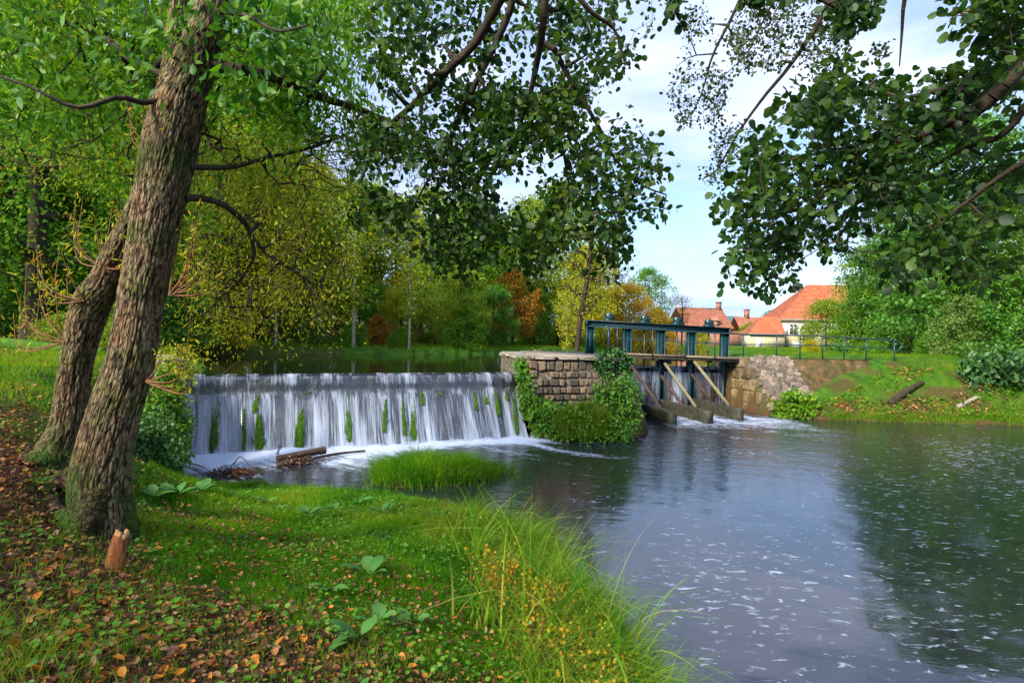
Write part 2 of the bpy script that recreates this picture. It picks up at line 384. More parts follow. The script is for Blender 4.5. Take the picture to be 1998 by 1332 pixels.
_A = _k(ctrl, ctrl) - np.eye(len(ctrl)) * .02
_nn = len(ctrl)
_B = np.block([[_A, np.ones((_nn, 1))], [np.ones((1, _nn)), np.zeros((1, 1))]])
_w = np.linalg.solve(_B, np.append(ctrl[:, 2], 0))
POOL = np.array([(1.6,-8),(1.5,0),(1.15,2.5),(1.0,3.9),(.75,5.4),(0,7.4),(-1.2,8.4),(-2.4,8.75),(-4,8.9),(-5.2,9.0),(-5.8,9.8),(-6.6,10.9),(-6.6,12),(.3,15.2),(.8,14.4),(2.9,14.8),(4.1,20.5),(4.1,22),(8.1,22.6),
                 (8.2,21.5),(8.7,19.2),(9.6,18.7),(10.5,18.3),(13,18.1),(16,17.9),(22,17.6),(30,17.2),(45,10),(45,-12),(10,-14)])
POND = np.array([(-7.1,12.2),(-7.3,13.5),(-10,18),(-14,23.5),(-10,25.5),(-5,28),(0,34),(4,41),(8,48),(14,60),(30,62),(60,60),(60,40),(30,31),(14,26.5),(9.5,25.2),(8.3,24.2),(8.1,22.4),(3.2,22),(2.4,24.5),(.3,24),(-.3,17.6),(.1,15.4)])
BUILT = np.array([(-7.1,12.6),(-7.1,11),(.6,14.2),(3.2,14.6),(4.2,20.5),(8.2,21.5),(8.2,22.6),(2.5,24.3),(-.2,18)])
def sdf(xy, poly):
    "positive inside"
    d = np.full(len(xy), 1e9); ins = np.zeros(len(xy), bool)
    for i in range(len(poly)):
        a = poly[i]; b = poly[(i + 1) % len(poly)]; e = b - a; r = xy - a
        t = np.clip((r @ e) / (e @ e), 0, 1); d = np.minimum(d, np.hypot(*(r - t[:, None] * e).T))
        c = ((a[1] <= xy[:, 1]) != (b[1] <= xy[:, 1])) & (r[:, 0] < e[0] * r[:, 1] / (e[1] if e[1] else 1e-9))
        ins ^= c
    return np.where(ins, d, -d)
def height(xy):
    xy = np.asarray(xy, float).reshape(-1, 2)
    z = np.zeros(len(xy))
    for s in range(0, len(xy), 20000):
        q = xy[s:s + 20000]; z[s:s + 20000] = _k(q, ctrl) @ _w[:-1] + _w[-1]
    r = np.hypot(xy[:, 0] - 10, xy[:, 1] - 20)
    z = np.clip(z, 0, 2.3); far = np.clip((r - 60) / 40, 0, 1); z = z * (1 - far) + 2.1 * far
    p3 = np.c_[xy, np.zeros(len(xy))]
    near = np.clip(1 - np.hypot(xy[:, 0], xy[:, 1]) / 25, 0, 1)
    z = z + (fbm(p3, 1.1, 3, 1) - .5) * .16 * (1 - far) + (noise(p3, 7, 4) - .5) * .03 * near
    z = z + np.clip((r - 150) / 500, 0, 1) * 5 * fbm(p3, .006, 2, 9)
    dp = sdf(xy, POOL); dq = sdf(xy, POND); db = sdf(xy, BUILT)
    z = np.where(dp < 0, np.maximum(z, .02 + .35 * np.minimum(-dp, .1)), np.maximum(-.7, -.02 - dp * .5))
    z = np.where((dq < 0), z, np.minimum(z, np.maximum(.8, 1.48 - dq * .5)))
    z = np.where((dq > -.25) & (dq <= 0) & (dp < 0) & (db < 0), np.maximum(z, 1.52), z)
    z = np.where(db > 0, -.5, z)
    return z
def hz(x, y): return float(height([[x, y]])[0])
def axis(segs):
    out = []
    for a, b, s in segs: out.append(np.arange(a, b, s))
    return np.concatenate(out + [[segs[-1][1]]])
gx = axis([(-900,-200,50),(-200,-60,10),(-60,-16,1.2),(-16,-6,.16),(-6,2,.09),(2,20,.16),(20,60,1.2),(60,200,10),(200,900,50)])
gy = axis([(-300,-60,30),(-60,-6,2),(-6,1.5,.3),(1.5,10,.09),(10,24,.14),(24,66,.8),(66,200,8),(200,900,40)])
XX, YY = np.meshgrid(gx, gy)
xy = np.c_[XX.ravel(), YY.ravel()]
zz = height(xy)
nx, ny = len(gx), len(gy)
ii = (np.arange(ny - 1)[:, None] * nx + np.arange(nx - 1)[None, :]).ravel()
# litter zone near the camera and under the leaning tree: its border with the lawn
LA, LB = G(225, 1075, .75)[:2], G(960, 1332, .45)[:2]
def litter_side(xy):
    "signed distance to the litter border, positive on the leaf-covered side"
    e = unit(LB - LA); nrm = np.array([e[1], -e[0]])
    d = (xy - LA) @ nrm
    return d
def litter_amt(xy):
    p3 = np.c_[xy, 0 * xy[:, 0]]
    pxy = pix(np.c_[xy, np.full(len(xy), .8)])
    d = litter_side(xy) + (fbm(p3, 1.3, 3, 22) - .5) * 1.3
    a = np.clip(.5 + d * 2.2, 0, 1)
    left = (xy[:, 0] < -2.6) & (xy[:, 1] > 2.0) & (xy[:, 1] < 6.2)
    a = np.where(left & (xy[:, 0] < -3.2 - .0 * xy[:, 1]), np.maximum(a, np.clip((6.4 - xy[:, 1] + (fbm(p3, 1.5, 2, 5) - .5) * 1.6), 0, 1)), a)
    return np.clip(a, 0, 1) * (xy[:, 1] < 7)
lit = litter_amt(xy)
dpg = sdf(xy, POOL)
bank_soil = np.clip((fbm(np.c_[xy, 0 * zz], 1.2, 3, 31) - .5) * 7, 0, 1) * ((xy[:, 0] > 9) & (xy[:, 1] < 21.5))
wet = np.clip(1 + np.minimum(dpg, 0) / .18, 0, 1) * (xy[:, 1] < 22)
soil = np.clip(np.maximum.reduce([lit, bank_soil * .8, wet, ((xy[:, 0] < -8) & (xy[:, 1] > 15)) * .5 + 0 * lit]), 0, 1)
m, n, N, L = newmat('ground')
geo = N('ShaderNodeNewGeometry'); at = N('ShaderNodeAttribute'); at.attribute_name = 'soil'
n1 = N('ShaderNodeTexNoise'); n1.inputs['Scale'].default_value = 3; n1.inputs['Detail'].default_value = 10
n2 = N('ShaderNodeTexNoise'); n2.inputs['Scale'].default_value = 40; n2.inputs['Detail'].default_value = 6
L(geo.outputs['Position'], n1.inputs[0]); L(geo.outputs['Position'], n2.inputs[0])
r1 = ramp(N('ShaderNodeValToRGB'), [(.3, (.02, .065, .005)), (.5, (.04, .12, .007)), (.7, (.09, .16, .012))]); L(n1.outputs[0], r1.inputs[0])
r2 = ramp(N('ShaderNodeValToRGB'), [(.3, (.03, .018, .009)), (.5, (.075, .04, .018)), (.66, (.15, .08, .03)), (.8, (.07, .09, .02))]); L(n2.outputs[0], r2.inputs[0])
mm = N('ShaderNodeMix'); mm.data_type = 'RGBA'; L(at.outputs['Fac'], mm.inputs[0]); L(r1.outputs[0], mm.inputs[6]); L(r2.outputs[0], mm.inputs[7])
bp = N('ShaderNodeBump'); bp.inputs['Strength'].default_value = .9; bp.inputs['Distance'].default_value = .04; L(n2.outputs[0], bp.inputs['Height'])
b = N('ShaderNodeBsdfPrincipled'); b.inputs['Roughness'].default_value = .95; b.inputs['Specular IOR Level'].default_value = .15
L(mm.outputs[2], b.inputs['Base Color']); L(bp.outputs[0], b.inputs['Normal']); o = N('ShaderNodeOutputMaterial'); L(b.outputs[0], o.inputs[0])
ground = link('ground', mesh('ground', np.c_[xy, zz], np.stack([ii, ii + 1, ii + 1 + nx, ii + nx], 1), m, {'soil': soil}, True))
tag(ground, 'green banks of lawn and leaf covered soil round the millpond', kind='structure')
# a low wooded ridge far off
px_ = np.linspace(-700, 900, 120); ridge_t = np.linspace(0, 1, 14)
HV = np.array([[x, 760 + 220 * t, 2 + math.sin(math.pi * t) * (22 + 12 * math.sin(x / 170.) + 9 * math.sin(x / 57. + 2))] for t in ridge_t for x in px_])
a_ = (np.arange(13)[:, None] * 120 + np.arange(119)[None]).ravel()
M['hill'] = rock_mat('far_hill', [(.07, .11, .10), (.10, .15, .14)], .03, .2, .95)
tag(link('hill', mesh('hill', HV, np.stack([a_, a_ + 1, a_ + 121, a_ + 120], 1), M['hill'], smooth=True)), 'low blue-green wooded ridge far beyond the red roofs', kind='structure')

# ------------------------------------------------------------------ water
WL, WR = np.array([-6.92, 11.75]), np.array([.10, 15.1])          # weir crest ends
BL, BR = np.array([-6.45, 10.96]), np.array([.42, 13.8])          # foot of the apron
def water_mat(name, deep, foam=True, ripple=.05, scale=3.0, rough=.04, ior=1.45):
    m, n, N, L = newmat(name)
    geo = N('ShaderNodeNewGeometry')
    b = N('ShaderNodeBsdfPrincipled'); b.inputs['Roughness'].default_value = rough; b.inputs['IOR'].default_value = ior
    nz = N('ShaderNodeTexNoise'); nz.inputs['Scale'].default_value = scale; nz.inputs['Detail'].default_value = 5; nz.inputs['Roughness'].default_value = .6
    mp = N('ShaderNodeMapping'); mp.inputs['Rotation'].default_value = (0, 0, .5); mp.inputs['Scale'].default_value = (1, 1.6, 1)
    L(geo.outputs['Position'], mp.inputs[0]); L(mp.outputs[0], nz.inputs[0])
    at2 = N('ShaderNodeAttribute'); at2.attribute_name = 'rough'
    bp = N('ShaderNodeBump'); bp.inputs['Distance'].default_value = ripple
    L(nz.outputs[0], bp.inputs['Height']); L(bp.outputs[0], b.inputs['Normal'])
    o = N('ShaderNodeOutputMaterial')
    if foam:
        L(at2.outputs['Fac'], bp.inputs['Strength'])
        at = N('ShaderNodeAttribute'); at.attribute_name = 'foam'
        fa = N('ShaderNodeAttribute'); fa.attribute_name = 'flow'
        f1 = N('ShaderNodeTexNoise'); f1.inputs['Scale'].default_value = 1.0; f1.inputs['Detail'].default_value = 9; f1.inputs['Roughness'].default_value = .68; f1.inputs['Distortion'].default_value = .5
        L(fa.outputs['Vector'], f1.inputs[0])
        f2 = N('ShaderNodeTexNoise'); f2.inputs['Scale'].default_value = 7; f2.inputs['Detail'].default_value = 3; f2.inputs['Distortion'].default_value = 1.2
        L(geo.outputs['Position'], f2.inputs[0])
        # foam shows where noise > 1 - density
        mixn = N('ShaderNodeMix'); mixn.inputs[0].default_value = .38; L(f1.outputs[0], mixn.inputs[2]); L(f2.outputs[0], mixn.inputs[3])
        ad = N('ShaderNodeMath'); ad.operation = 'ADD'; L(mixn.outputs[0], ad.inputs[0]); L(at.outputs['Fac'], ad.inputs[1])
        mr = N('ShaderNodeMapRange'); mr.inputs[1].default_value = .78; mr.inputs[2].default_value = 1.0; L(ad.outputs[0], mr.inputs[0])
        fk = N('ShaderNodeAttribute'); fk.attribute_name = 'fleck'
        f3 = N('ShaderNodeTexNoise'); f3.inputs['Scale'].default_value = 7.5; f3.inputs['Detail'].default_value = 5; f3.inputs['Roughness'].default_value = .62; f3.inputs['Distortion'].default_value = .8
        mp3 = N('ShaderNodeMapping'); mp3.inputs['Scale'].default_value = (.8, 1.7, 1); mp3.inputs['Rotation'].default_value = (0, 0, .25); L(geo.outputs['Position'], mp3.inputs[0]); L(mp3.outputs[0], f3.inputs[0]); a3 = N('ShaderNodeMath'); a3.operation = 'ADD'; L(f3.outputs[0], a3.inputs[0]); L(fk.outputs['Fac'], a3.inputs[1])
        m3 = N('ShaderNodeMapRange'); m3.inputs[1].default_value = .885; m3.inputs[2].default_value = 1.0; m3.inputs[4].default_value = .75; L(a3.outputs[0], m3.inputs[0])
        mxx = N('ShaderNodeMath'); mxx.operation = 'MAXIMUM'; L(mr.outputs[0], mxx.inputs[0]); L(m3.outputs[0], mxx.inputs[1]); mr = mxx
        cm = N('ShaderNodeMix'); cm.data_type = 'RGBA'; cm.inputs[6].default_value = (*deep, 1); cm.inputs[7].default_value = (.46, .52, .65, 1)
        L(mr.outputs[0], cm.inputs[0]); L(cm.outputs[2], b.inputs['Base Color'])
        rr = N('ShaderNodeMapRange'); rr.inputs[3].default_value = rough; rr.inputs[4].default_value = .7; L(mr.outputs[0], rr.inputs[0]); L(rr.outputs[0], b.inputs['Roughness'])
    else:
        b.inputs['Base Color'].default_value = (*deep, 1); bp.inputs['Strength'].default_value = .25
    L(b.outputs[0], o.inputs[0])
    return m
M['pool'] = water_mat('pool_water', (.012, .014, .018), ripple=.035, scale=3.2, ior=1.75)
M['pond'] = water_mat('pond_water', (.012, .016, .006), False, .01, 1.6)
wx = axis([(-9,-6.6,.3),(-6.6,12,.08),(12,20,.14),(20,70,3)])
wy = axis([(-16,-2,1.),(-2,2,.3),(2,22.7,.08)])
WX, WY = np.meshgrid(wx, wy); wxy = np.c_[WX.ravel(), WY.ravel()]
p3 = np.c_[wxy, 0 * wxy[:, 0]]
def segd(xy, a, b):
    e = b - a; t = np.clip(((xy - a) @ e) / (e @ e), 0, 1); return np.hypot(*(xy - a - t[:, None] * e).T), t
dw, tw = segd(wxy, BL, BR)
foam = .62 * np.exp(-(dw / .55) ** 1.3) + .30 * np.exp(-(dw / 1.6) ** 2) * (.75 + .5 * (fbm(p3, 1.0, 3, 3) - .5))
left = np.clip((-1.2 - wxy[:, 0]) / 2, 0, 1) * np.clip((wxy[:, 1] - 8.6) / .6, 0, 1)
foam += left * .30 * np.clip(fbm(p3, .9, 3, 8) * 3 - .8, 0, 1.3)
# current lines: from the weir's right end and from the gates towards the lower right
def strand(pts, wdt, amp, fade=1.0):
    pts = catmull(np.array(pts, float), 24); d = np.full(len(wxy), 1e9); tt = np.zeros(len(wxy))
    for k in range(len(pts) - 1):
        dd, t = segd(wxy, pts[k], pts[k + 1]); better = dd < d; d = np.where(better, dd, d); tt = np.where(better, (k + t) / 23, tt)
    return amp * np.exp(-(d / (wdt * (.6 + 1.4 * tt))) ** 2) * (1 - fade * tt), d
for pts, wd_, am_ in [([(.3,13.4),(1.0,12.4),(2.0,11.8),(3.4,11.6),(5,11.0)], .32, .52), ([(-.8,12.8),(.3,11.8),(1.2,10.8),(1.6,9.6),(2.0,8.0)], .45, .38),
                      ([(5.0,20.6),(5.0,17.5),(5.6,15),(7,12.5),(9,10.5)], .5, .46), ([(6.3,20.8),(6.5,18),(7.4,15.5),(9.4,13.2)], .55, .58), ([(7.4,21),(7.7,18.4),(8.8,16.4),(11.6,14.4)], .55, .58),
                      ([(3.8,15.2),(4.4,13.6),(5.5,12),(7.4,10)], .4, .25)]:
    s_, d_ = strand(pts, wd_, am_, .75); foam = np.maximum(foam, s_)
gate_zone = np.exp(-((wxy[:, 1] - 17.6) / 2.6) ** 2) * np.clip((wxy[:, 0] - 4.0) / .6, 0, 1) * np.clip((9.8 - wxy[:, 0]) / 1, 0, 1)
foam = np.maximum(foam, .40 * gate_zone)
specks = .215 * np.clip(fbm(p3, .35, 3, 12) * 1.9 - .15, 0, 1) * np.clip((wxy[:, 0] + 1) / 2, 0, 1) * (wxy[:, 1] > 1)
specks += .10 * np.exp(-((wxy[:, 0] - .75 * wxy[:, 1]) / 1.8) ** 2)
foam = np.maximum(foam, specks * .6)
fleck = .285 * np.clip((wxy[:, 0] + .5) / 1.5, 0, 1) * (.70 + .58 * fbm(np.c_[wxy[:, 0] * .8 - wxy[:, 1] * .25, wxy[:, 1] * .45, 0 * wxy[:, 0]], .9, 4, 12)) + .03 * np.exp(-((wxy[:, 0] - .78 * wxy[:, 1]) / 1.6) ** 2)
fleck = np.where(wxy[:, 1] > 15.5, fleck * .9, fleck)
rgh = .06 + .34 * np.clip((wxy[:, 1] - 7) / 6, 0, 1) + .6 * np.exp(-dw / 1.5) + .5 * gate_zone
ang = np.arctan2(wxy[:, 1] - 26, wxy[:, 0] - 0)        # fan shaped flow coordinates
rad_ = np.hypot(wxy[:, 0], wxy[:, 1] - 26)
flow = np.stack([ang * rad_ * 3.6 + 1.2 * (fbm(p3, .5, 2, 4) - .5) * 3, rad_ * 1.1, 0 * ang], 1)
wz = .012 * (fbm(p3, 2.2, 3, 6) - .5) + .10 * np.exp(-(dw / .35) ** 2) * (noise(p3, 5, 2) - .2) + .05 * gate_zone * (fbm(np.c_[flow * .6], 1, 3, 3) - .5)
keep = (dpg is not None)
nxw, nyw = len(wx), len(wy); ii = (np.arange(nyw - 1)[:, None] * nxw + np.arange(nxw - 1)[None, :]).ravel()
cen = (wxy[ii] + wxy[ii + nxw + 1]) / 2; ok = sdf(cen, POOL) > -.5; ii = ii[ok]
pool = link('pool_water', mesh('pool_water', np.c_[wxy, wz], np.stack([ii, ii + 1, ii + 1 + nxw, ii + nxw], 1), M['pool'], {'foam': foam, 'rough': rgh, 'fleck': fleck}, True, {'flow': flow}))
tag(pool, 'dark slate-blue pool water with drifting foam below the weir', kind='structure')
# upper pond, ending at the crest
px2 = axis([(-15,9,.5),(9,70,4)]); py2 = axis([(11.5,26,.25),(26,66,2)])
PX, PY = np.meshgrid(px2, py2); pxy = np.c_[PX.ravel(), PY.ravel()]
npx = len(px2); ii = (np.arange(len(py2) - 1)[:, None] * npx + np.arange(npx - 1)[None, :]).ravel()
crest_n = unit(np.array([(WR - WL)[1], -(WR - WL)[0]])); 
def crest_side(q): return (q - WL) @ crest_n      # >0 downstream of the crest
corners = np.stack([pxy[ii], pxy[ii + 1], pxy[ii + npx], pxy[ii + npx + 1]])
okc = np.stack([(crest_side(c) < .02) & (c[:, 1] < 100) & (c[:, 1] < 22.0 + 100 * ((c[:, 0] < 2.6) | (c[:, 1] > 0))) for c in corners]).all(0)
gate_a, gate_b = P(1222, 700, 21.05)[:2], P(1420, 700, 21.65)[:2]
def gate_line_y(x): return gate_a[1] + (x - gate_a[0]) / (gate_b[0] - gate_a[0]) * (gate_b[1] - gate_a[1])
okg = np.stack([(c[:, 0] < 2.9) | (c[:, 1] > gate_line_y(c[:, 0]) + .16) for c in corners]).all(0)
cen = corners.mean(0); okp = sdf(cen, POND) > -1.2
okz = ~((cen[:, 0] > .0) & (cen[:, 0] < 3.6) & (cen[:, 1] < 21.5) & (cen[:, 1] > 15))
okm = okc & okg & okp & okz; ii = ii[okm]
base = mesh('pond_water', np.c_[pxy, np.full(len(pxy), 1.5)], np.stack([ii, ii + 1, ii + 1 + npx, ii + npx], 1), M['pond'], smooth=True)
pond = tag(link('pond_water', base), 'calm dark green pond water held above the weir', kind='structure')
# strip that closes the water to the crest line exactly
bmx = MB()
for a, bb in [(WL - crest_n * 1.0, WR - crest_n * 1.0)]:
    bmx.add([[*a, 1.503], [*bb, 1.503], [*WR, 1.503], [*WL, 1.503]], np.array([[0, 3, 2, 1]]))
bmx.add([[*gate_a, 1.43], [*gate_b, 1.43], [*(gate_b + [.0, 1.3]), 1.503], [*(gate_a + [-.0, 1.3]), 1.503]], np.array([[0, 1, 2, 3]]))
tag(bmx.build('pond_water', M['pond']), 'smooth lip of water sliding to the crest', kind='structure')

# ------------------------------------------------------------------ weir
crestD = unit(WR - WL)
weir = empty('weir', (*((WL + WR) / 2), 0), 'long stone weir with a ledge below its crest and a sloping wet face', 'weir')
def ruled(profL, profR, nu, nv, off=None):
    "sheet between a left and a right profile; returns V, F, u, v"
    a = catmull(profL, nv); b_ = catmull(profR, nv)
    u = np.linspace(0, 1, nu)
    V = a[None] * (1 - u)[:, None, None] + b_[None] * u[:, None, None]
    i = (np.arange(nu - 1)[:, None] * nv + np.arange(nv - 1)[None]).ravel()
    return V.reshape(-1, 3), np.stack([i, i + 1, i + 1 + nv, i + nv], 1), np.repeat(u, nv), np.tile(np.linspace(0, 1, nv), nu)
def wp(side, t, z, out=0):
    c, bse = (WL, BL) if side == 0 else (WR, BR)
    q = c + (bse - c) * t + crest_n * out
    return [q[0], q[1], z]
def profile(side, out=0):
    return [wp(side, -.15, 1.47, 0), wp(side, 0, 1.47, out), wp(side, .04, 1.40, out), wp(side, .06, 1.16, out), wp(side, .12, 1.08, out), wp(side, .3, .92, out), wp(side, .62, .45, out), wp(side, 1.0, -.12, out)]
# masonry body, one course of crest stones, then the sloping face in rough bands
V, Fq, u, v = ruled(profile(0), profile(1), 220, 40)
V = V + (np.array([*crest_n, .3]))[None] * ((fbm(V, 2.4, 4, 2) - .6)[:, None] * .09)
back = np.array([[*(WL - crest_n * .8), 1.40], [*(WR - crest_n * .8), 1.40], [*(WR - crest_n * .8), -.5], [*(WL - crest_n * .8), -.5]])
V = np.concatenate([V, back])
face = link('apron', mesh('apron', local(V, weir), [Fq, np.array([[len(V) - 4, len(V) - 3, len(V) - 2, len(V) - 1]])], M['weirstone'], smooth=True), weir)
ncs = 22
for k in range(ncs):
    a = WL + (WR - WL) * (k + .02) / ncs; bb = WL + (WR - WL) * (k + .98) / ncs
    mb = MB(); mb.box([*(a - crest_n * .17), 1.395 + rng.uniform(-.006, .006)], [*(bb - crest_n * .17), 1.395 + rng.uniform(-.006, .006)], .40, .14, bev=.02); mb.build('crest_stone', M['weirstone'], weir)
def fall_mat(name, kind):
    m, n, N, L = newmat(name)
    fa = N('ShaderNodeAttribute'); fa.attribute_name = 'flow'; at = N('ShaderNodeAttribute'); at.attribute_name = 'dens'
    a1 = N('ShaderNodeTexNoise'); a1.inputs['Scale'].default_value = 1; a1.inputs['Detail'].default_value = 6; a1.inputs['Roughness'].default_value = .65
    L(fa.outputs['Vector'], a1.inputs[0])
    mp = N('ShaderNodeMapping'); mp.inputs['Scale'].default_value = (.16, .30, 1); L(fa.outputs['Vector'], mp.inputs[0])
    a2 = N('ShaderNodeTexNoise'); a2.inputs['Scale'].default_value = 1; a2.inputs['Detail'].default_value = 3; L(mp.outputs[0], a2.inputs[0])
    ad = N('ShaderNodeMath'); ad.operation = 'ADD'; L(a1.outputs[0], ad.inputs[0]); L(a2.outputs[0], ad.inputs[1])
    ad2 = N('ShaderNodeMath'); ad2.operation = 'ADD'; L(ad.outputs[0], ad2.inputs[0]); L(at.outputs['Fac'], ad2.inputs[1])
    mr = N('ShaderNodeMapRange'); mr.inputs[1].default_value = .97; mr.inputs[2].default_value = 1.30; L(ad2.outputs[0], mr.inputs[0])
    d = N('ShaderNodeBsdfDiffuse'); d.inputs[0].default_value = (.47, .53, .64, 1)
    t = N('ShaderNodeBsdfTranslucent'); t.inputs[0].default_value = (.47, .53, .64, 1)
    dm = N('ShaderNodeMixShader'); dm.inputs[0].default_value = .3; L(d.outputs[0], dm.inputs[1]); L(t.outputs[0], dm.inputs[2])
    tr = N('ShaderNodeBsdfTransparent'); tr.inputs[0].default_value = (.86, .88, .9, 1)
    gl = N('ShaderNodeBsdfGlossy'); gl.inputs['Roughness'].default_value = .18
    g2 = N('ShaderNodeMixShader'); g2.inputs[0].default_value = .10; L(tr.outputs[0], g2.inputs[1]); L(gl.outputs[0], g2.inputs[2])
    ms = N('ShaderNodeMixShader'); L(mr.outputs[0], ms.inputs[0]); L(g2.outputs[0], ms.inputs[1]); L(dm.outputs[0], ms.inputs[2])
    o = N('ShaderNodeOutputMaterial'); L(ms.outputs[0], o.inputs[0])
    return m
M['fall'] = fall_mat('falling_water', 0)
def fall(name, pl, pr, nu, nv, L_, H_, densf, label, amp=.05, seed=0, stretch=(16, 1.1), dirn=None):
    V, Fq, u, v = ruled(pl, pr, nu, nv)
    flow = np.stack([u * L_ * stretch[0] + seed * 31, v * H_ * stretch[1] + .5 * noise(np.stack([u * L_ * 2, v * 0, v * 0], 1), 1, seed), 0 * u + seed], 1)
    st = fbm(np.stack([u * L_ * 7, v * 1.2, 0 * u], 1), 1, 3, seed + 3)
    dirn = crest_n if dirn is None else dirn
    V = V + np.array([*dirn, .15])[None] * ((st - .35) * amp * np.clip(v * 3, 0, 1))[:, None]; V[:, 2] += (fbm(np.stack([u * L_ * 3, 0 * u, 0 * u], 1), 1, 3, seed + 8) - .5) * .035 * np.exp(-(v / .2) ** 2)
    o = link(name, mesh(name, V, Fq, M['fall'], {'dens': densf(u, v, L_)}, True, {'flow': flow}))
    return tag(o, label, kind='stuff')
LW = float(np.linalg.norm(WR - WL))
def dens_main(u, v, L_):
    x = u * L_
    up = -.03 + .08 * np.clip(v / .08, 0, 1)
    ledge = np.exp(-((v - .38) / .05) ** 2) * -.16
    low = -.0 + .16 * np.clip((v - .45) / .5, 0, 1)
    d = np.where(v < .40, up - .02, low) + ledge
    d = d + (noise(np.stack([x * 1.1, 0 * x, 0 * x], 1), 1, 5) - .5) * .16 + (noise(np.stack([x * 4.5, v * 1.5, 0 * x], 1), 1, 6) - .5) * .22
    for g in (.035, .25 * 7.78 * 0 + .16, .205): d = d - .25 * np.exp(-((u - g) / .006) ** 2) * (v < .42)
    return d
def wprof(side):
    return [wp(side, -.10, 1.515, 0), wp(side, -.01, 1.51, .01), wp(side, .06, 1.46, .05), wp(side, .11, 1.30, .07), wp(side, .14, 1.14, .08), wp(side, .20, 1.06, .07), wp(side, .34, .90, .06), wp(side, .64, .46, .06), wp(side, .9, .1, .07), wp(side, 1.06, -.05, .1)]
fall('waterfall', wprof(0), wprof(1), 700, 60, LW, 2.1, dens_main, 'wide white curtain of water over the long weir', .06, 0, (24, 2.0))
# green moss strips hanging down the face
MOSS = [(425,762,882,13,.9),(478,790,880,7,.5),(507,803,878,20,1),(500,760,806,12,.5),(587,792,874,17,1),(680,757,862,13,1),(750,775,842,8,.6),(808,745,860,15,.8),(821,752,790,9,.9),(858,742,772,8,.7),(735,745,765,18,.7),(923,745,800,11,.8),
        (944,742,788,12,.8),(966,750,812,11,1),(984,760,782,7,.8),(1000,770,848,9,.9),(785,770,850,9,.4),(602,750,768,14,.7)]
def on_face(px, py, out=.1):
    "point on the weir's sloping face seen at a photo pixel (marches the profile)"
    best = None
    for t, z in [(.1 + .02 * k, 0) for k in range(46)]:
        pr = np.array([.06, .12, .3, .62, 1.0]); zr = np.array([1.16, 1.08, .92, .45, -.12]); z = np.interp(t, pr, zr)
        for u in np.linspace(0, 1, 81):
            q = (WL + (BL - WL) * t) * (1 - u) + (WR + (BR - WR) * t) * u + crest_n * out
            pp = pix([q[0], q[1], z]); e = (pp[0] - px) ** 2 + (pp[1] - py) ** 2
            if best is None or e < best[0]: best = (e, np.array([q[0], q[1], z]), t, u)
    return best[1]
for k, (mx_, y0, y1, wdt, den) in enumerate(MOSS):
    top = on_face(mx_ + (4 if mx_ > 800 else 0) * 0, y0); bot = on_face(mx_ + (mx_ - 700) * .02, y1)
    nb = int(420 * den * (0.5 + (y1 - y0) / 120)); wm = wdt / F * 12.5
    s0 = rng.random(nb) ** .6 * .85; ln = rng.uniform(.12, .35, nb); side = rng.normal(size=nb) * .19
    spread = wm * (np.sin(np.clip(s0 + .12, 0, 1) * np.pi * .62) ** .8) * side
    pts0 = top + (bot - top) * s0[:, None]; s1 = np.minimum(s0 + ln, 1.02)
    pts1 = top + (bot - top) * s1[:, None]
    cd = np.array([*crestD, 0]); n3 = np.array([*crest_n, .4])
    pts0 = pts0 + cd * spread[:, None] + n3 * rng.uniform(-.02, .05, nb)[:, None]; pts1 = pts1 + cd * (spread * 1.1)[:, None] + n3 * rng.uniform(-.01, .05, nb)[:, None]
    V, Fq = cones(pts0, pts1, rng.uniform(.005, .010, nb), np.full(nb, .002), 4)
    cx = (top + bot) / 2
    o = link('moss_strip', mesh('moss_strip', V - cx, Fq, M['moss']), None, cx)
    desc = ['wide', 'faint narrow', 'broad bright', 'short upper', 'pointed', 'long tall'][k % 6]
    nm_ = ['nearest the left bank', 'second from the left bank', 'third from the left bank, widest', 'small one above the third', 'pointed like a spearhead left of the drifting logs', 'tall one right of the drifting logs', 'thin one behind the grass islet',
           'long one over the middle of the grass islet', 'short one right of the longest middle strip', 'small high one right of centre', 'tuft right under the ledge', 'first of the right hand cluster', 'second of the right hand cluster', 'long one in the right hand cluster',
           'tiny high one near the pier', 'last and nearest the stone pier', 'faint one beside the middle strip', 'tuft where water spouts out'][k]
    tag(o, 'green moss on the weir face, ' + nm_, 'moss', 'moss strips on the weir face')
# ------------------------------------------------------------------ masonry
def rock_template(seed, n=2, rough=.10, box=.62):
    bm = bmesh.new(); bmesh.ops.create_cube(bm, size=1); bmesh.ops.bevel(bm, geom=list(bm.edges), offset=.12, segments=1, affect='EDGES')
    r = np.random.default_rng(seed)
    for v_ in bm.verts: v_.co += Vector(r.normal(size=3) * .028)
    me = bpy.data.meshes.new('stone'); bm.to_mesh(me); bm.free(); 
    return me
STN = {}
def stones(kind, mat, n=6):
    if kind not in STN:
        STN[kind] = [rock_template(100 + k) for k in range(n)]
        for s in STN[kind]: s.materials.append(mat)
    return STN[kind]
def put_stone(name, kind, mat, c, sx, sy, sz, ax, parent):
    "block centred at c; ax = horizontal direction of its length"
    me = random.choice(stones(kind, mat))
    o = bpy.data.objects.new(name, me); C.objects.link(o); o.parent = parent
    pl = Vector(parent.location) if parent else Vector((0, 0, 0))
    o.location = Vector(c) - pl
    jr = .06 if kind == 'pier' else .015
    o.rotation_euler = (random.choice((0, math.pi)) + random.uniform(-jr, jr), random.uniform(-jr, jr), math.atan2(ax[1], ax[0]) + random.choice((0, math.pi)) + random.uniform(-jr, jr) * .6)
    o.scale = (sx, sy, sz * (random.uniform(.8, 1.06) if kind == 'pier' else 1))
    return o
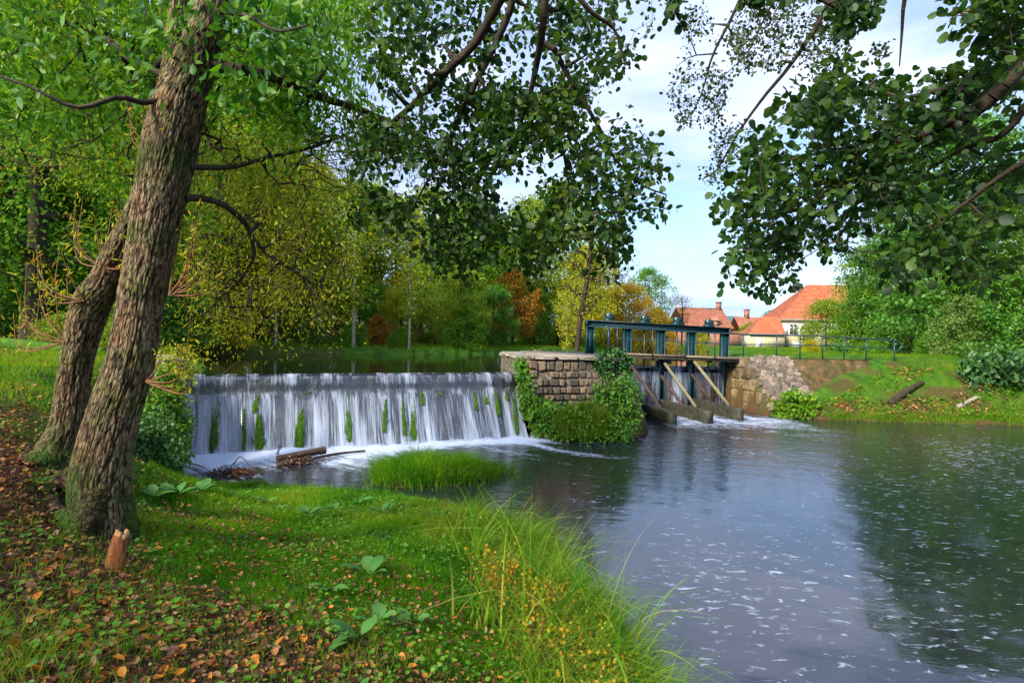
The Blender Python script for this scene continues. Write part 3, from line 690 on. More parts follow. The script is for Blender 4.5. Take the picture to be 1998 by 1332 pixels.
def wall_stones(name, kind, mat, a0, b0, a1, b1, z0, z1, rows, wmin, wmax, parent, depth=.18, gap=.02, proud=.02, skip=0):
    "face between bottom line a0-b0 and top line a1-b1 (2D points)"
    a0, b0, a1, b1 = map(lambda q: np.array(q, float), (a0, b0, a1, b1))
    rows_z = np.linspace(z0, z1, rows + 1) if np.isscalar(rows) else np.array(rows)
    ax = unit(b0 - a0); nn = np.array([ax[1], -ax[0]])
    for k in range(len(rows_z) - 1):
        zz0, zz1 = rows_z[k], rows_z[k + 1]; zc = (zz0 + zz1) / 2; t = (zc - z0) / (z1 - z0)
        a = a0 + (a1 - a0) * t; bb = b0 + (b1 - b0) * t; Lr = np.linalg.norm(bb - a)
        s = -random.random() * wmin * .5 
        while s < Lr - .02:
            wd = random.uniform(wmin, wmax); e = min(s + wd, Lr); s_ = max(s, 0)
            if e - s_ > .06 and random.random() >= skip:
                c = a + ax * (s_ + e) / 2 + nn * (proud * random.uniform(.3, 1.3) - depth / 2)
                put_stone(name, kind, mat, (c[0], c[1], zc), (e - s_ - gap) * 1.04, depth, (zz1 - zz0 - gap) * 1.04, ax, parent)
            s += wd
def prism(poly0, poly1, z0, z1):
    "solid between a bottom polygon and a top polygon"
    n = len(poly0)
    V = [[*p, z0] for p in poly0] + [[*p, z1] for p in poly1]
    return V, [np.array([[i, (i + 1) % n, n + (i + 1) % n, n + i] for i in range(n)]), np.array([list(range(n))[::-1]]), np.array([list(range(n, 2 * n))])]

# pier between weir and sluice
pt = [(.60,14.40),(2.88,14.78),(3.95,20.9),(3.15,21.9),(2.6,23.5),(.3,23.5),(-.33,17.4),(.12,15.15)]
pb = [(.74,13.95),(3.30,14.55),(4.35,20.9),(3.25,21.9),(2.6,23.5),(.3,23.5),(-.33,17.4),(.25,15.1)]
pt_in = [(x * .98 + .03, y + .03) for x, y in pt]
pier = empty('stone_pier', (1.8, 18, 0), 'big stone pier with a light coping between the waterfall and the sluice gates', 'pier')
V, Fs = prism([(x, y + .10) if k < 2 else (x, y) for k, (x, y) in enumerate(pb)], [(x, y + .10) if k < 2 else (x, y) for k, (x, y) in enumerate(pt)], -.4, 1.88)
mb = MB(); mb.add(V, Fs); mb.build('core', M['mortar'], pier)
def coping_strip(a, bb, wd, n_, z, nm='coping_stone'):
    a = np.array(a, float); bb = np.array(bb, float); ax = unit(bb - a); nn = np.array([ax[1], -ax[0]])
    for k in range(n_):
        p0 = a + (bb - a) * (k + .01) / n_; p1 = a + (bb - a) * (k + .99) / n_
        c = (p0 + p1) / 2 - nn * (wd / 2 - .05)
        put_stone(nm, 'coping', M['copestone'], (c[0], c[1], z + random.uniform(-.006, .006)), np.linalg.norm(p1 - p0) * 1.03, wd, .075, ax, pier)
M['copestone'] = rock_mat('light_coping', [(.09, .08, .06), (.24, .20, .15), (.40, .34, .26)], 6, .7, .9, .2)
coping_strip(pt[0], pt[1], .7, 4, 1.93); coping_strip((pt[7][0] - .05, pt[7][1]), (pt[0][0] - .05, pt[0][1]), .55, 2, 1.92); coping_strip(pt[6], pt[7], .8, 3, 1.925); coping_strip((-.3,20.2), pt[6], .8, 3, 1.925)
mb = MB(); V, Fs = prism([(.5,14.9),(2.9,15.3),(3.9,20.9),(2.6,23.4),(.4,23.4),(0,17.4),(.4,15.3)], [(.5,14.9),(2.9,15.3),(3.9,20.9),(2.6,23.4),(.4,23.4),(0,17.4),(.4,15.3)], 1.80, 1.93); mb.add(V, Fs); mb.build('slab', M['copestone'], pier)
wall_stones('stone', 'pier', M['stone'], pb[0], pb[1], pt[0], pt[1], -.0, 1.88, [0.02,.14,.27,.38,.52,.63,.76,.88,1.03,1.22,1.42,1.60,1.86], .12, .27, pier, gap=.04, proud=.022, skip=.14)
wall_stones('stone', 'pier', M['stone'], pb[7], pb[0], pt[7], pt[0], 0, 1.88, 8, .18, .3, pier, gap=.03)
wall_stones('stone', 'pier', M['stone'], pb[6], pb[7], pt[6], pt[7], 0, 1.88, 8, .2, .4, pier, gap=.03)
# corner buttress at the foot
V, Fs = prism([(2.75,14.35),(3.65,14.62),(3.9,15.6),(3.0,15.7)], [(2.9,14.85),(3.12,14.95),(3.4,15.6),(2.9,15.7)], -.3, 1.15)
but = MB().add(V, Fs).build('buttress', M['cement'], pier)
# right abutment: ashlar side wall, sloping rubble top, rendered wing wall
ab = empty('sluice_abutment', (9, 20, 0), 'stained ashlar abutment wall at the far side of the sluice gates', 'wall')
A0, A1, = (8.02,22.3), (8.70,19.2)
Acorn = P(1466, 697, 20.6)
V, Fs = prism([(8.08,22.6),(8.74,19.28),(9.55,18.9),(10.2,19.4),(10.2,23)], [(8.08,22.6),(8.42,20.75),(9.6,20.7),(10.2,20.8),(10.2,23)], -.4, 1.86)
MB().add(V, Fs).build('core', M['mortar'], ab)
rows_z = [-.05,.30,.72,1.12,1.52,1.92]
for k in range(5):
    zc = (rows_z[k] + rows_z[k + 1]) / 2; t = zc / 1.92
    a = np.array(A0); bb = np.array(A1) + (np.array([8.38, 20.75]) - np.array(A1)) * t; Lr = np.linalg.norm(bb - a); ax = unit(bb - a); nn = np.array([ax[1], -ax[0]])
    s = -.3 * (k % 2)
    while s < Lr - .05:
        e = min(s + random.uniform(.55, .8), Lr)
        if Lr - e < .2: e = Lr
        s0 = max(s, 0); c = a + ax * (s0 + e) / 2 - nn * (.17 + random.uniform(-.02, .01))
        c = a + ax * (s0 + e) / 2 + np.array([-nn[0], -nn[1]]) * 0 + nn * (-.13 if nn[0] < 0 else .13)
        put_stone('ashlar_block', 'ashlar', M['ashlar'], (c[0], c[1], zc), (e - s0 - .02) * 1.03, .30, (rows_z[k + 1] - rows_z[k] - .02) * 1.03, ax, ab)
        s = e
# rubble of the ramp: quad A B C D
QA, QB, QC, QD = P(1462, 696, 20.75), P(1538, 698, 20.8), P(1588, 779, 19.0), P(1503, 806, 19.0)
nu_, nv_ = 9, 13
for j in range(nv_):
    for i in range(nu_):
        uu = (i + .5 + random.uniform(-.2, .2) + .5 * (j % 2) * .6) / nu_; vv = (j + .5 + random.uniform(-.15, .15)) / nv_
        uu = min(uu, .97)
        c = (QA * (1 - uu) + QB * uu) * (1 - vv) + (QD * (1 - uu) + QC * uu) * vv
        me = random.choice(stones('rub', M['rubble'])); o = bpy.data.objects.new('rubble_stone', me); C.objects.link(o); o.parent = ab
        nq = Vector(np.cross(QD - QA, QB - QA)).normalized(); nq = nq if nq.y < 0 else -nq; o.location = Vector(c) - Vector(ab.location) + nq * random.uniform(-.03, .02)
        o.rotation_euler = nq.to_track_quat('Z', 'Y').to_euler(); o.rotation_euler.rotate_axis('Z', random.uniform(-.5, .5) + 1.2)
        s_ = random.uniform(.13, .24); o.scale = (s_ * 1.3, s_, .14)
mb = MB(); nq_ = unit(np.cross(QD - QA, QB - QA)); nq_ = nq_ if nq_[1] < 0 else -nq_; off = nq_ * -.01
mb.add([QA + off, QB + off, QC + off, QD + off, QA + off + [0, .6, -.3], QB + off + [0, .6, -.3], QC + off + [0, .8, -.3], QD + off + [0.1, .8, -.3]], np.array([[0, 1, 2, 3], [4, 7, 6, 5], [0, 3, 7, 4], [1, 5, 6, 2], [3, 2, 6, 7], [0, 4, 5, 1]])); mb.build('ramp', M['mortar'], ab)
wing = empty('wing_wall', (12, 20.5, 0), 'rust and moss stained rendered wall between the rubble ramp and the grass slope', 'wall')
W0, W1, W2, W3 = P(1530, 699, 20.9), P(1696, 702, 21.4), P(1700, 745, 21.2), P(1580, 785, 19.3)
W4 = P(1520, 790, 19.8)
nU, nV_ = 60, 30
us = np.linspace(0, 1, nU)[:, None, None]; vs = np.linspace(0, 1, nV_)[None, :, None]
bot0, bot1 = W3 + np.array([-.1, 0, -.3]), W2 + np.array([.05, 0, -.9])
V = (W0 * (1 - vs) + bot0 * vs) * (1 - us) + (W1 * (1 - vs) + bot1 * vs) * us
V = V.reshape(-1, 3); V[:, 1] += (fbm(V, 2.5, 4, 3) - .5) * .08
i = (np.arange(nU - 1)[:, None] * nV_ + np.arange(nV_ - 1)[None]).ravel()
Vb = V + np.array([0, .5, 0]); n0 = len(V)
rim = np.concatenate([np.arange(nU) * nV_])
Ftop = np.stack([rim[:-1], rim[1:], rim[1:] + n0, rim[:-1] + n0], 1)
Fend = np.stack([np.arange(nV_ - 1) + (nU - 1) * nV_, np.arange(1, nV_) + (nU - 1) * nV_, np.arange(1, nV_) + (nU - 1) * nV_ + n0, np.arange(nV_ - 1) + (nU - 1) * nV_ + n0], 1)
link('render', mesh('render', local(np.concatenate([V, Vb]), wing), [np.stack([i, i + nV_, i + 1 + nV_, i + 1], 1), Ftop, Fend], M['cement'], smooth=False), wing)
# left abutment
la = empty('bank_wall', (-7.2, 11.5, 0), 'low old stone wall holding the left bank beside the waterfall', 'wall')
V, Fs = prism([(-6.95,12.2),(-6.62,10.9),(-6.05,9.3),(-6.9,9.2),(-8.2,12.6)], [(-6.98,12.3),(-6.85,11.2),(-6.6,10.2),(-7.3,10.0),(-8.3,12.6)], -.3, 1.72)
MB().add(V, Fs).build('core', M['mortar'], la)
wall_stones('stone', 'pier', M['stone'], (-6.62,10.9), (-6.05,9.3), (-6.85,11.2), (-6.6,10.2), 0, 1.7, 7, .2, .4, la)
wall_stones('stone', 'pier', M['stone'], (-6.05,9.3), (-6.9,9.2), (-6.6,10.2), (-7.3,10.0), 0, 1.7, 7, .2, .35, la) if False else None
for k, (x, y, sx, sy, a) in enumerate([(-7.35,11.9,.9,.5,.5),(-6.95,11.1,.8,.55,-1.2),(-6.85,10.4,.7,.5,-1.0),(-7.9,12.4,.9,.5,.4),(-7.5,11.0,.7,.5,.3)]):
    put_stone('cap_stone', 'coping', M['copestone'], (x, y, 1.78 + .01 * k), sx, sy, .16, (math.cos(a), math.sin(a)), la)
# concrete sills on the river bed under the struts
sills = [((1251,795),(1312,819)),((1290,784),(1384,818)),((1352,770),(1446,810))]
SL = [(P(1249, 800, 19.2), G(1315, 830, .0)), (P(1290, 790, 20.2), G(1387, 827, .0)), (P(1352, 779, 20.9), G(1447, 821, .0))]
sl_names = ['short dark mossy sill block nearest the ivy pier, standing in the outflow', 'long dark mossy sill block in the middle of the outflow', 'mossy sill block nearest the ashlar wall, lit along its top']
for k, (a, bb) in enumerate(SL):
    a = np.array([a[0], a[1], .09]); bb = np.array([bb[0], bb[1] + .10, .09])
    s_ = empty('sill_block', (*bb[:2], 0), sl_names[k], 'concrete block', 'sill blocks below the sluice')
    mb = MB(); mb.box(a, bb, .23, .56, bev=.012)
    V = np.concatenate(mb.v)
    o = mb.build('block', M['sill'], s_)
    bmx = bmesh.new(); bmx.from_mesh(o.data); bmesh.ops.subdivide_edges(bmx, edges=list(bmx.edges), cuts=7, use_grid_fill=True)
    for v_ in bmx.verts: v_.co += Vector((noise(np.array([*v_.co]), 5, 1) - .5, noise(np.array([*v_.co]), 5, 2) - .5, noise(np.array([*v_.co]), 5, 3) - .5)) * .016
    bmx.to_mesh(o.data); bmx.free()

# ------------------------------------------------------------------ sluice frame, deck, railing
sl = empty('sluice_gate', (*gate_a, 0), 'teal steel sluice frame with four winch boxes and raking timber struts', 'sluice gate')
def gp(px, py):
    "point on the frame plane"
    D = 20.9 + (px - 1145) / 275. * .75
    return P(px, py, D)
bl, br = gp(1143.5, 630.5), gp(1421, 646)
up = np.array([0, 0, 1.])
gdir = unit((br - bl)); gn = unit(np.cross(gdir, up)); gn = gn if gn[1] < 0 else -gn     # towards the viewer
mb = MB(); mb.box(bl, br, .05, .20); mb.build('beam_web', M['teal'], sl)
mb = MB(); mb.box(bl + up * .11, br + up * .11, .28, .024); mb.box(bl - up * .11, br - up * .11, .28, .024); mb.build('beam_flange', M['teal'], sl)
mb = MB()
for t in np.linspace(0.02, .98, 15):
    c = bl + (br - bl) * t
mb.box(bl - gdir * .012, bl + gdir * .012, .28, .20); mb.box(br - gdir * .012, br + gdir * .012, .28, .20); mb.build('end_plate', M['teal'], sl)
postx = [(1144, 1158, 686), (1216, 1231, 0), (1282, 1297, 0), (1342, 1356, 0), (1407, 1421, 0)]
posts = []
for a, bb, foot in postx:
    c = gp((a + bb) / 2, 650); topz = (bl + (br - bl) * ((c[0] - bl[0]) / (br[0] - bl[0])))[2] - .11
    z0 = 1.90 if foot else -.2
    p0 = np.array([c[0], c[1], z0]); p1 = np.array([c[0], c[1], topz])
    mb = MB(); wd = .29
    mb.box(p0 - gdir * (wd / 2 - .012), p1 - gdir * (wd / 2 - .012), .024, .22, up=gn) 
    mb.box(p0 + gdir * (wd / 2 - .012), p1 + gdir * (wd / 2 - .012), .024, .22, up=gn)
    mb.box(p0 + gn * .03, p1 + gn * .03, wd - .05, .022, up=gn)
    mb.build('post', M['teal'], sl); posts.append(p0)
for k, (wx_, wy_) in enumerate([(1189,626),(1258,630),(1321,633.5),(1383,637.5)]):
    c = gp(wx_, wy_)
    rt = link('winch', None, sl) if False else None
    mb = MB(); mb.box(c - gdir * .18 + up * .03, c + gdir * .18 + up * .03, .26, .06, bev=.01); base_ = mb.build('winch', M['teal'], sl)
    mb = MB(); mb.box(c - gdir * .10 + up * .06, c + gdir * .10 + up * .06, .20, .01); 
    mb.box(c - gdir * .13 + up * .155, c + gdir * .13 + up * .155, .20, .21, bev=.008); mb.box(c - gdir * .06 + up * .27, c + gdir * .06 + up * .27, .12, .05, bev=.005)
    for sx in (-1, 1):
        for zz_ in (.09, .21):
            q = c + gdir * sx * .075 + up * zz_ + gn * .10; V, Fs = tube([q, q + gn * .022], .011, 6); mb.add(V, Fs)
    q = c + up * .14 + gn * .10; V, Fs = tube([q, q + gn * .05], .022, 10); mb.add(V, Fs)
    mb.box(c + gdir * .10 + up * .06, c + gdir * .13 + up * .16, .16, .02, up=gn)
    h_ = mb.build('gear_housing', M['teal'], sl); 
    mb = MB(); V, Fs = tube([c + up * .10 + gn * .1, c + up * .10 + gn * .14, c + up * .02 + gn * .15], .012, 6); mb.add(V, Fs); hh = mb.build('crank', M['darkstrut'], sl)
    for ch in (h_, hh): ch.parent = base_; ch.matrix_parent_inverse = Matrix()
    base_.location = (0, 0, 0)
    # rack rod down to the gate
    rb = np.array([c[0], c[1], .9 if k else 1.9]) + gn * .02
    V, Fs = tube([c, rb], .028, 8); MB().add(V, Fs).build('rack_rod', M['teal'], sl)
# timber gates and the water over them
for k in range(1, 4):
    a = posts[k]; bb = posts[k + 1]
    for j in range(5):
        z = .12 + j * .265
        mb = MB(); mb.box([a[0] + .1, a[1] + .06, z], [bb[0] - .1, bb[1] + .06, z], .06, .255, bev=.008); mb.build('gate_board', M['darkwood'], sl)
    pa = [[a[0] + .10, a[1] + .12, 1.50], [a[0] + .10, a[1] - .02, 1.47], [a[0] + .10, a[1] - .16, 1.28], [a[0] + .10, a[1] - .24, .8], [a[0] + .10, a[1] - .28, .3], [a[0] + .10, a[1] - .30, -.05]]
    pb_ = [[bb[0] - .08, bb[1] + q[1] - a[1], q[2]] for q in pa]
    wdt = bb[0] - a[0] - .2
    fall('waterfall', pa, pb_, 120, 30, wdt, 1.6, lambda u, v, L_: -.03 - .03 * v + (noise(np.stack([u * L_ * 2.2, 0 * u, 0 * u], 1), 1, 11 + k) - .5) * .5 * (1 - .2 * v), ['', 'thin curtain of water in the left sluice opening', 'thin curtain of water in the middle sluice opening', 'thin curtain of water in the sluice opening by the ashlar wall'][k], .05, 20 + k, (20, 1.2), np.array([0, -1.]))
# raking struts: upper light ones and lower dark ones
def strut(p0, p1, w, mat):
    mb = MB(); mb.box(p0, p1, w, w * 1.1, up=(0, 1, 1), bev=.01); mb.build('strut', mat, sl)
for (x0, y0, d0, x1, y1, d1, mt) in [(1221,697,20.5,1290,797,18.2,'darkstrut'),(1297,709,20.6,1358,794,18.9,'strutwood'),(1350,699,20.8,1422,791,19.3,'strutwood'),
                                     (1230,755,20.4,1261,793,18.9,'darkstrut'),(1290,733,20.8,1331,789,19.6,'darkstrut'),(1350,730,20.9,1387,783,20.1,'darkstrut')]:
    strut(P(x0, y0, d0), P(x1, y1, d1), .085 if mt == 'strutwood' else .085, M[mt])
mb = MB(); q0, q1 = gp(1288, 701), gp(1320, 699); mb.box(q0 + gn * .3, q1 + gn * .3, .30, .14, bev=.02); mb.box(q0 + gn * .3 - up * .10, q0 + gn * .3 + gdir * .26 - up * .10, .26, .10, bev=.02); mb.build('bracket', M['teal'], sl)
# footbridge deck
deck = empty('footbridge', (*gp(1330, 690)[:2], 0), 'narrow plank footbridge in front of the teal sluice frame', 'footbridge')
def dk(px, py): return P(px, py, 20.35 + (px - 1215) / 240. * .55)
d0_, d1_ = dk(1214, 690), dk(1456, 700)
for j in range(4):
    o_ = np.array([0, .17 * j, 0])
    for s_ in range(2):
        a = d0_ + (d1_ - d0_) * (s_ * .5 + .002) + o_; bb = d0_ + (d1_ - d0_) * (s_ * .5 + .498) + o_
        mb = MB(); mb.box(a + up * random.uniform(-.006, .006), bb + up * random.uniform(-.006, .006), .155, .055, bev=.006); mb.build('plank', M['plank'], deck)
for j, oy in enumerate((.02, .5)):
    mb = MB(); mb.box(d0_ + [0, oy, -.085], d1_ + [0, oy, -.085], .10, .11, bev=.01); mb.build('bearer', M['sill'], deck)
for t in (.03, .27, .5, .73, .97):
    c = d0_ + (d1_ - d0_) * t - up * .17; mb = MB(); mb.box(c + [0, -.1, 0], c + [0, .65, 0], .08, .06); mb.build('joist', M['darkwood'], deck)
# railing
rail = empty('railing', (*P(1500, 690, 20.5)[:2], 0), 'teal tube railing running from the pier over the footbridge to the lawn', 'railing')
def rD(px): return np.interp(px, [1183, 1215, 1456, 1540, 1696, 1760], [20.0, 20.27, 20.78, 20.9, 21.5, 21.6])
def rp_(px, py): return P(px, py, rD(px))
toprail = [(1190,665),(1185,657),(1181.5,648),(1183,639),(1188,635.3),(1210,636.5),(1270,641),(1337,646.5),(1395,649.5),(1450,652),(1515,653.3),(1561,654.6),(1605,656),(1647,658),(1690,660.3),(1730,662.8),(1748,665),(1757,670),(1759,676),(1754,683),(1747,686)]
V, Fs = tube(catmull([rp_(*q) for q in toprail], 120), .024, 8); MB().add(V, Fs).build('handrail', M['railpaint'], rail, True)
mid = [(1204,660),(1270,663.2),(1337,667.2),(1395,669.5),(1450,671.8),(1515,671.5),(1561,672.5),(1605,674),(1690,677.5),(1745,681)]
V, Fs = tube(catmull([rp_(*q) for q in mid], 60), .018, 7); MB().add(V, Fs).build('midrail', M['railpaint'], rail, True)
for x, y0, y1 in [(1187.5,637,684),(1204.5,637,684),(1273,642,695),(1337,646.5,698),(1395,650,698),(1450,652,702),(1515,653.5,699),(1561,655,699.5),(1605,656.5,700),(1647,658.5,700.5),(1690,661,701.5),(1745,664.5,711)]:
    V, Fs = tube([rp_(x + .2, y0), rp_(x - .3, y1)], .024, 7); MB().add(V, Fs).build('post', M['railpaint'], rail, True)
# ------------------------------------------------------------------ houses
def roof_plane(mb, e0, e1, r1, r0, courses=22, thick=.05):
    "tile courses between an eave e0-e1 and a ridge r0-r1"
    e0, e1, r1, r0 = map(np.array, (e0, e1, r1, r0))
    nn = unit(np.cross(e1 - e0, r0 - e0)); nn = nn if nn[2] > 0 else -nn
    for k in range(courses):
        t0, t1 = k / courses, (k + 1.25) / courses; t1 = min(t1, 1)
        a, b_, c, d = e0 + (r0 - e0) * t0, e1 + (r1 - e1) * t0, e1 + (r1 - e1) * t1, e0 + (r0 - e0) * t1
        nseg = 14
        for s in range(nseg):
            u0, u1 = s / nseg, (s + 1) / nseg
            w0, w1, w2, w3 = a + (b_ - a) * u0, a + (b_ - a) * u1, d + (c - d) * u1, d + (c - d) * u0
            j = random.uniform(-.012, .012)
            mb.add([w0 + nn * (thick + j), w1 + nn * (thick + j), w2 + nn * j, w3 + nn * j, w0 + nn * j, w1 + nn * j], [np.array([[0, 1, 2, 3], [4, 5, 1, 0]])])
def local_pt(x, y, z): return np.array([x, y, z], float)
def house_root(name, px, D, rz, label, cat='house', z=1.95):
    p = P(px, 680, D); return empty(name, (p[0], p[1], z), label, cat, None, rz)
def box_part(name, mat, root, x0, x1, y0, y1, z0, z1):
    mb = MB(); mb.box([x0, (y0 + y1) / 2, (z0 + z1) / 2], [x1, (y0 + y1) / 2, (z0 + z1) / 2], abs(y1 - y0), z1 - z0)
    V = np.concatenate(mb.v); return link(name, mesh(name, V, [np.concatenate(x) for x in mb.f.values()], mat, {'tint': np.zeros(len(V))}), root)
def roof_part(name, mat, root, planes, courses):
    mb = MB()
    for pl in planes: roof_plane(mb, *pl, courses=courses)
    V = np.concatenate(mb.v); return link(name, mesh(name, V, [np.concatenate(x) for x in mb.f.values()], mat, {'tint': np.concatenate(mb.a)}), root)
# cream house with a big hipped orange roof (origin: front left corner)
h = house_root('cream_house', 1521, 74, math.radians(-9), 'cream rendered house with a big orange hipped tile roof and white shutters')
W_, Dp, EH, RH = 15.5, 9.5, 3.75, 8.7
box_part('wall', M['cream'], h, 0, W_, 0, Dp, 0, EH)
ov = .35
roof_part('roof', M['tile'], h, [([-ov, -ov, EH], [W_ + ov, -ov, EH], [W_ - 4.5, Dp / 2, RH], [4.8, Dp / 2, RH]), ([-ov, Dp + ov, EH], [-ov, -ov, EH], [4.8, Dp / 2, RH], [4.8, Dp / 2, RH]),
                                 ([W_ + ov, -ov, EH], [W_ + ov, Dp + ov, EH], [W_ - 4.5, Dp / 2, RH], [W_ - 4.5, Dp / 2, RH]), ([W_ + ov, Dp + ov, EH], [-ov, Dp + ov, EH], [4.8, Dp / 2, RH], [W_ - 4.5, Dp / 2, RH])], 26)
box_part('gutter', M['greymetal'], h, -ov, W_ + ov, -ov - .12, -ov, EH - .14, EH - .02)
for x in (1.6, 6.2, 10.6):
    wnd = box_part('window', M['white'], h, x - .62, x + .62, -.04, .06, 1.75, 3.2)
    box_part('pane', M['dimglass'], wnd, x - .42, x - .03, -.06, -.03, 1.85, 3.1); box_part('pane', M['dimglass'], wnd, x + .03, x + .42, -.06, -.03, 1.85, 3.1)
    for s in (-1, 1): box_part('shutter', M['white'], h, x + s * .95 - .3, x + s * .95 + .3, -.09, -.045, 1.75, 3.2)
    w2 = box_part('window', M['greymetal'], h, x - .1, x + 1.4, -.04, .03, .15, .85)
    for b_ in range(5): box_part('bar', M['white'], w2, x + b_ * .3, x + b_ * .3 + .05, -.08, -.045, .15, .85)
# low annex
h = house_root('low_annex', 1462, 72, math.radians(-9), 'low cream annex with an orange hipped roof against the cream house', 'house')
box_part('wall', M['cream'], h, 0, 4.2, 0, 4.5, 0, 1.75)
roof_part('roof', M['tile'], h, [([-.2, -.3, 1.75], [4.2, -.3, 1.75], [4.2, 2.6, 4.05], [2.0, 2.6, 4.05]), ([-.2, 5, 1.75], [-.2, -.3, 1.75], [2.0, 2.6, 4.05], [2.0, 2.6, 4.05])], 15)
d_ = box_part('door', M['white'], h, .75, 1.45, -.05, .03, .02, 1.25); box_part('handle', M['greymetal'], d_, 1.33, 1.37, -.09, -.05, .6, .75)
box_part('gutter', M['greymetal'], h, -.2, 4.2, -.4, -.3, 1.65, 1.75)
# brick farmhouse
h = house_root('brick_farmhouse', 1338, 104, math.radians(14), 'long old brick farmhouse with faded red tile roof, dormer and tall chimney')
FW, FD, FE, FR = 9.6, 7.0, 3.4, 7.0
box_part('wall', M['brick'], h, 0, FW, 0, FD, -.2, FE)
mb = MB(); V = [[FW, 0, FE], [FW, FD, FE], [FW, FD / 2, FR - .05], [FW - .3, 0, FE], [FW - .3, FD, FE], [FW - .3, FD / 2, FR - .05]]
link('gable', mesh('gable', V, [np.array([[0, 1, 2], [5, 4, 3]]), np.array([[0, 2, 5, 3], [2, 1, 4, 5]])], M['brick'], {'tint': np.zeros(6)}), h)
roof_part('roof', M['oldtile'], h, [([-.2, -.4, FE - .2], [FW + .1, -.4, FE - .2], [FW + .1, FD / 2, FR], [-.2, FD / 2, FR]), ([FW + .1, FD + .4, FE - .2], [-.2, FD + .4, FE - .2], [-.2, FD / 2, FR], [FW + .1, FD / 2, FR])], 24)
box_part('ridge', M['copestone'], h, -.2, FW + .1, FD / 2 - .12, FD / 2 + .12, FR - .02, FR + .14)
ch = box_part('chimney', M['brick'], h, FW - 1.0, FW - .25, FD / 2 - .3, FD / 2 + .3, FR - .3, FR + 1.2); box_part('cap', M['brick'], ch, FW - 1.1, FW - .15, FD / 2 - .4, FD / 2 + .4, FR + 1.2, FR + 1.4)
dm = box_part('dormer', M['brick'], h, 5.9, 7.1, .1, 2.2, FE + .1, FE + 1.2)
V = [[5.7, -.1, FE + 1.2], [7.3, -.1, FE + 1.2], [6.5, -.1, FE + 2.0], [5.7, 3.2, FE + 1.2], [7.3, 3.2, FE + 1.2], [6.5, 3.2, FE + 2.0]]
link('dormer_roof', mesh('dormer_roof', V, [np.array([[0, 1, 2]]), np.array([[0, 2, 5, 3], [2, 1, 4, 5]])], M['oldtile'], {'tint': np.zeros(6)}), dm)
box_part('pane', M['dimglass'], dm, 6.2, 6.8, .05, .09, FE + .25, FE + 1.0)
box_part('lean_to', M['greymetal'], h, FW, FW + 2.2, .5, 4, 2.3, 2.5)
h = house_root('brick_cottage', 1446, 118, math.radians(5), 'smaller brick cottage with brown roof and square chimney behind the farmhouse gable')
box_part('wall', M['brick'], h, 0, 8, 0, 6, -.2, 3.0)
roof_part('roof', M['oldtile'], h, [([-.2, -.3, 2.9], [8.2, -.3, 2.9], [8.2, 3, 6.1], [-.2, 3, 6.1]), ([8.2, 6.3, 2.9], [-.2, 6.3, 2.9], [-.2, 3, 6.1], [8.2, 3, 6.1])], 18)
ch = box_part('chimney', M['brick'], h, 2.2, 3.0, 2.6, 3.4, 5.8, 7.6); box_part('cap', M['brick'], ch, 2.1, 3.1, 2.5, 3.5, 7.6, 7.8)
an = MB(); an.box([2.6, 3, 7.8], [2.6, 3, 9.2], .05, .05, up=(0, 1, 0)); an.box([1.6, 3, 9.0], [3.3, 3, 9.0], .04, .04); an.box([2.0, 3, 8.6], [3.2, 3, 8.6], .04, .04)
V = np.concatenate(an.v); link('aerial', mesh('aerial', V, [np.concatenate(x) for x in an.f.values()], M['greymetal']), ch)
h = house_root('garden_wall', 1383, 88, 0, 'red brick garden wall beyond the lawn, seen through the sluice frame', 'wall')
box_part('brickwork', M['brick'], h, 0, 6.1, 0, .35, -.1, 2.1); box_part('coping', M['brick'], h, -.05, 6.15, -.05, .4, 2.1, 2.2)

# ------------------------------------------------------------------ plants
def grow(seg_nodes, targets, step=.35, wob=.08, r=None):
    """attach targets to the nearest node of a branch graph. seg_nodes: list of polylines (first continues from nothing).
    returns nodes, parent, tips"""
    r = r or rng
    nodes = []; par = []
    for pl, pidx in seg_nodes:
        for k, q in enumerate(pl):
            nodes.append(np.array(q, float)); par.append(len(nodes) - 2 if k else (pidx if pidx is not None else -1))
    root = nodes[0]; N0 = len(nodes)
    cap = N0 + len(targets) * 12 + 10
    A = np.zeros((cap, 3)); A[:N0] = nodes; n = N0; dist0 = np.zeros(cap)
    for k in range(N0): dist0[k] = 0 if par[k] < 0 else dist0[par[k]] + np.linalg.norm(A[k] - A[par[k]])
    dmin = np.array([np.min(np.linalg.norm(A[:N0] - t, axis=1)) for t in targets])
    tips = []
    for ti in np.argsort(dmin):
        t = targets[ti]; d = np.linalg.norm(A[:n] - t, axis=1) + .06 * dist0[:n]
        k = int(np.argmin(d)); L_ = np.linalg.norm(t - A[k]); m_ = max(1, min(8, int(L_ / step)))
        prev = k; a = A[k].copy(); pd = A[k] - A[par[k]] if par[k] >= 0 else np.zeros(3); pd = pd / (np.linalg.norm(pd) + 1e-6)
        for s in range(1, m_ + 1):
            u = s / m_; q = a + (t - a) * u + pd * L_ * .35 * u * (1 - u) + (r.normal(size=3) * wob * L_ * u * (1 - u) * 2 if s < m_ else 0)
            A[n] = q; par.append(prev); dist0[n] = dist0[prev] + L_ / m_; prev = n; n += 1
        tips.append(prev)
    return A[:n], np.array(par), np.array(tips), N0
def radii(nodes, par, rtip=.004, rmax=.1, power=.42):
    cnt = np.zeros(len(nodes)); ch = np.zeros(len(nodes), int)
    for k in range(len(nodes)):
        if par[k] >= 0: ch[par[k]] += 1
    cnt[ch == 0] = 1
    order = np.argsort(-np.arange(len(nodes)))
    for k in order:
        if par[k] >= 0: cnt[par[k]] += cnt[k]
    return np.minimum(rtip * cnt ** power, rmax)
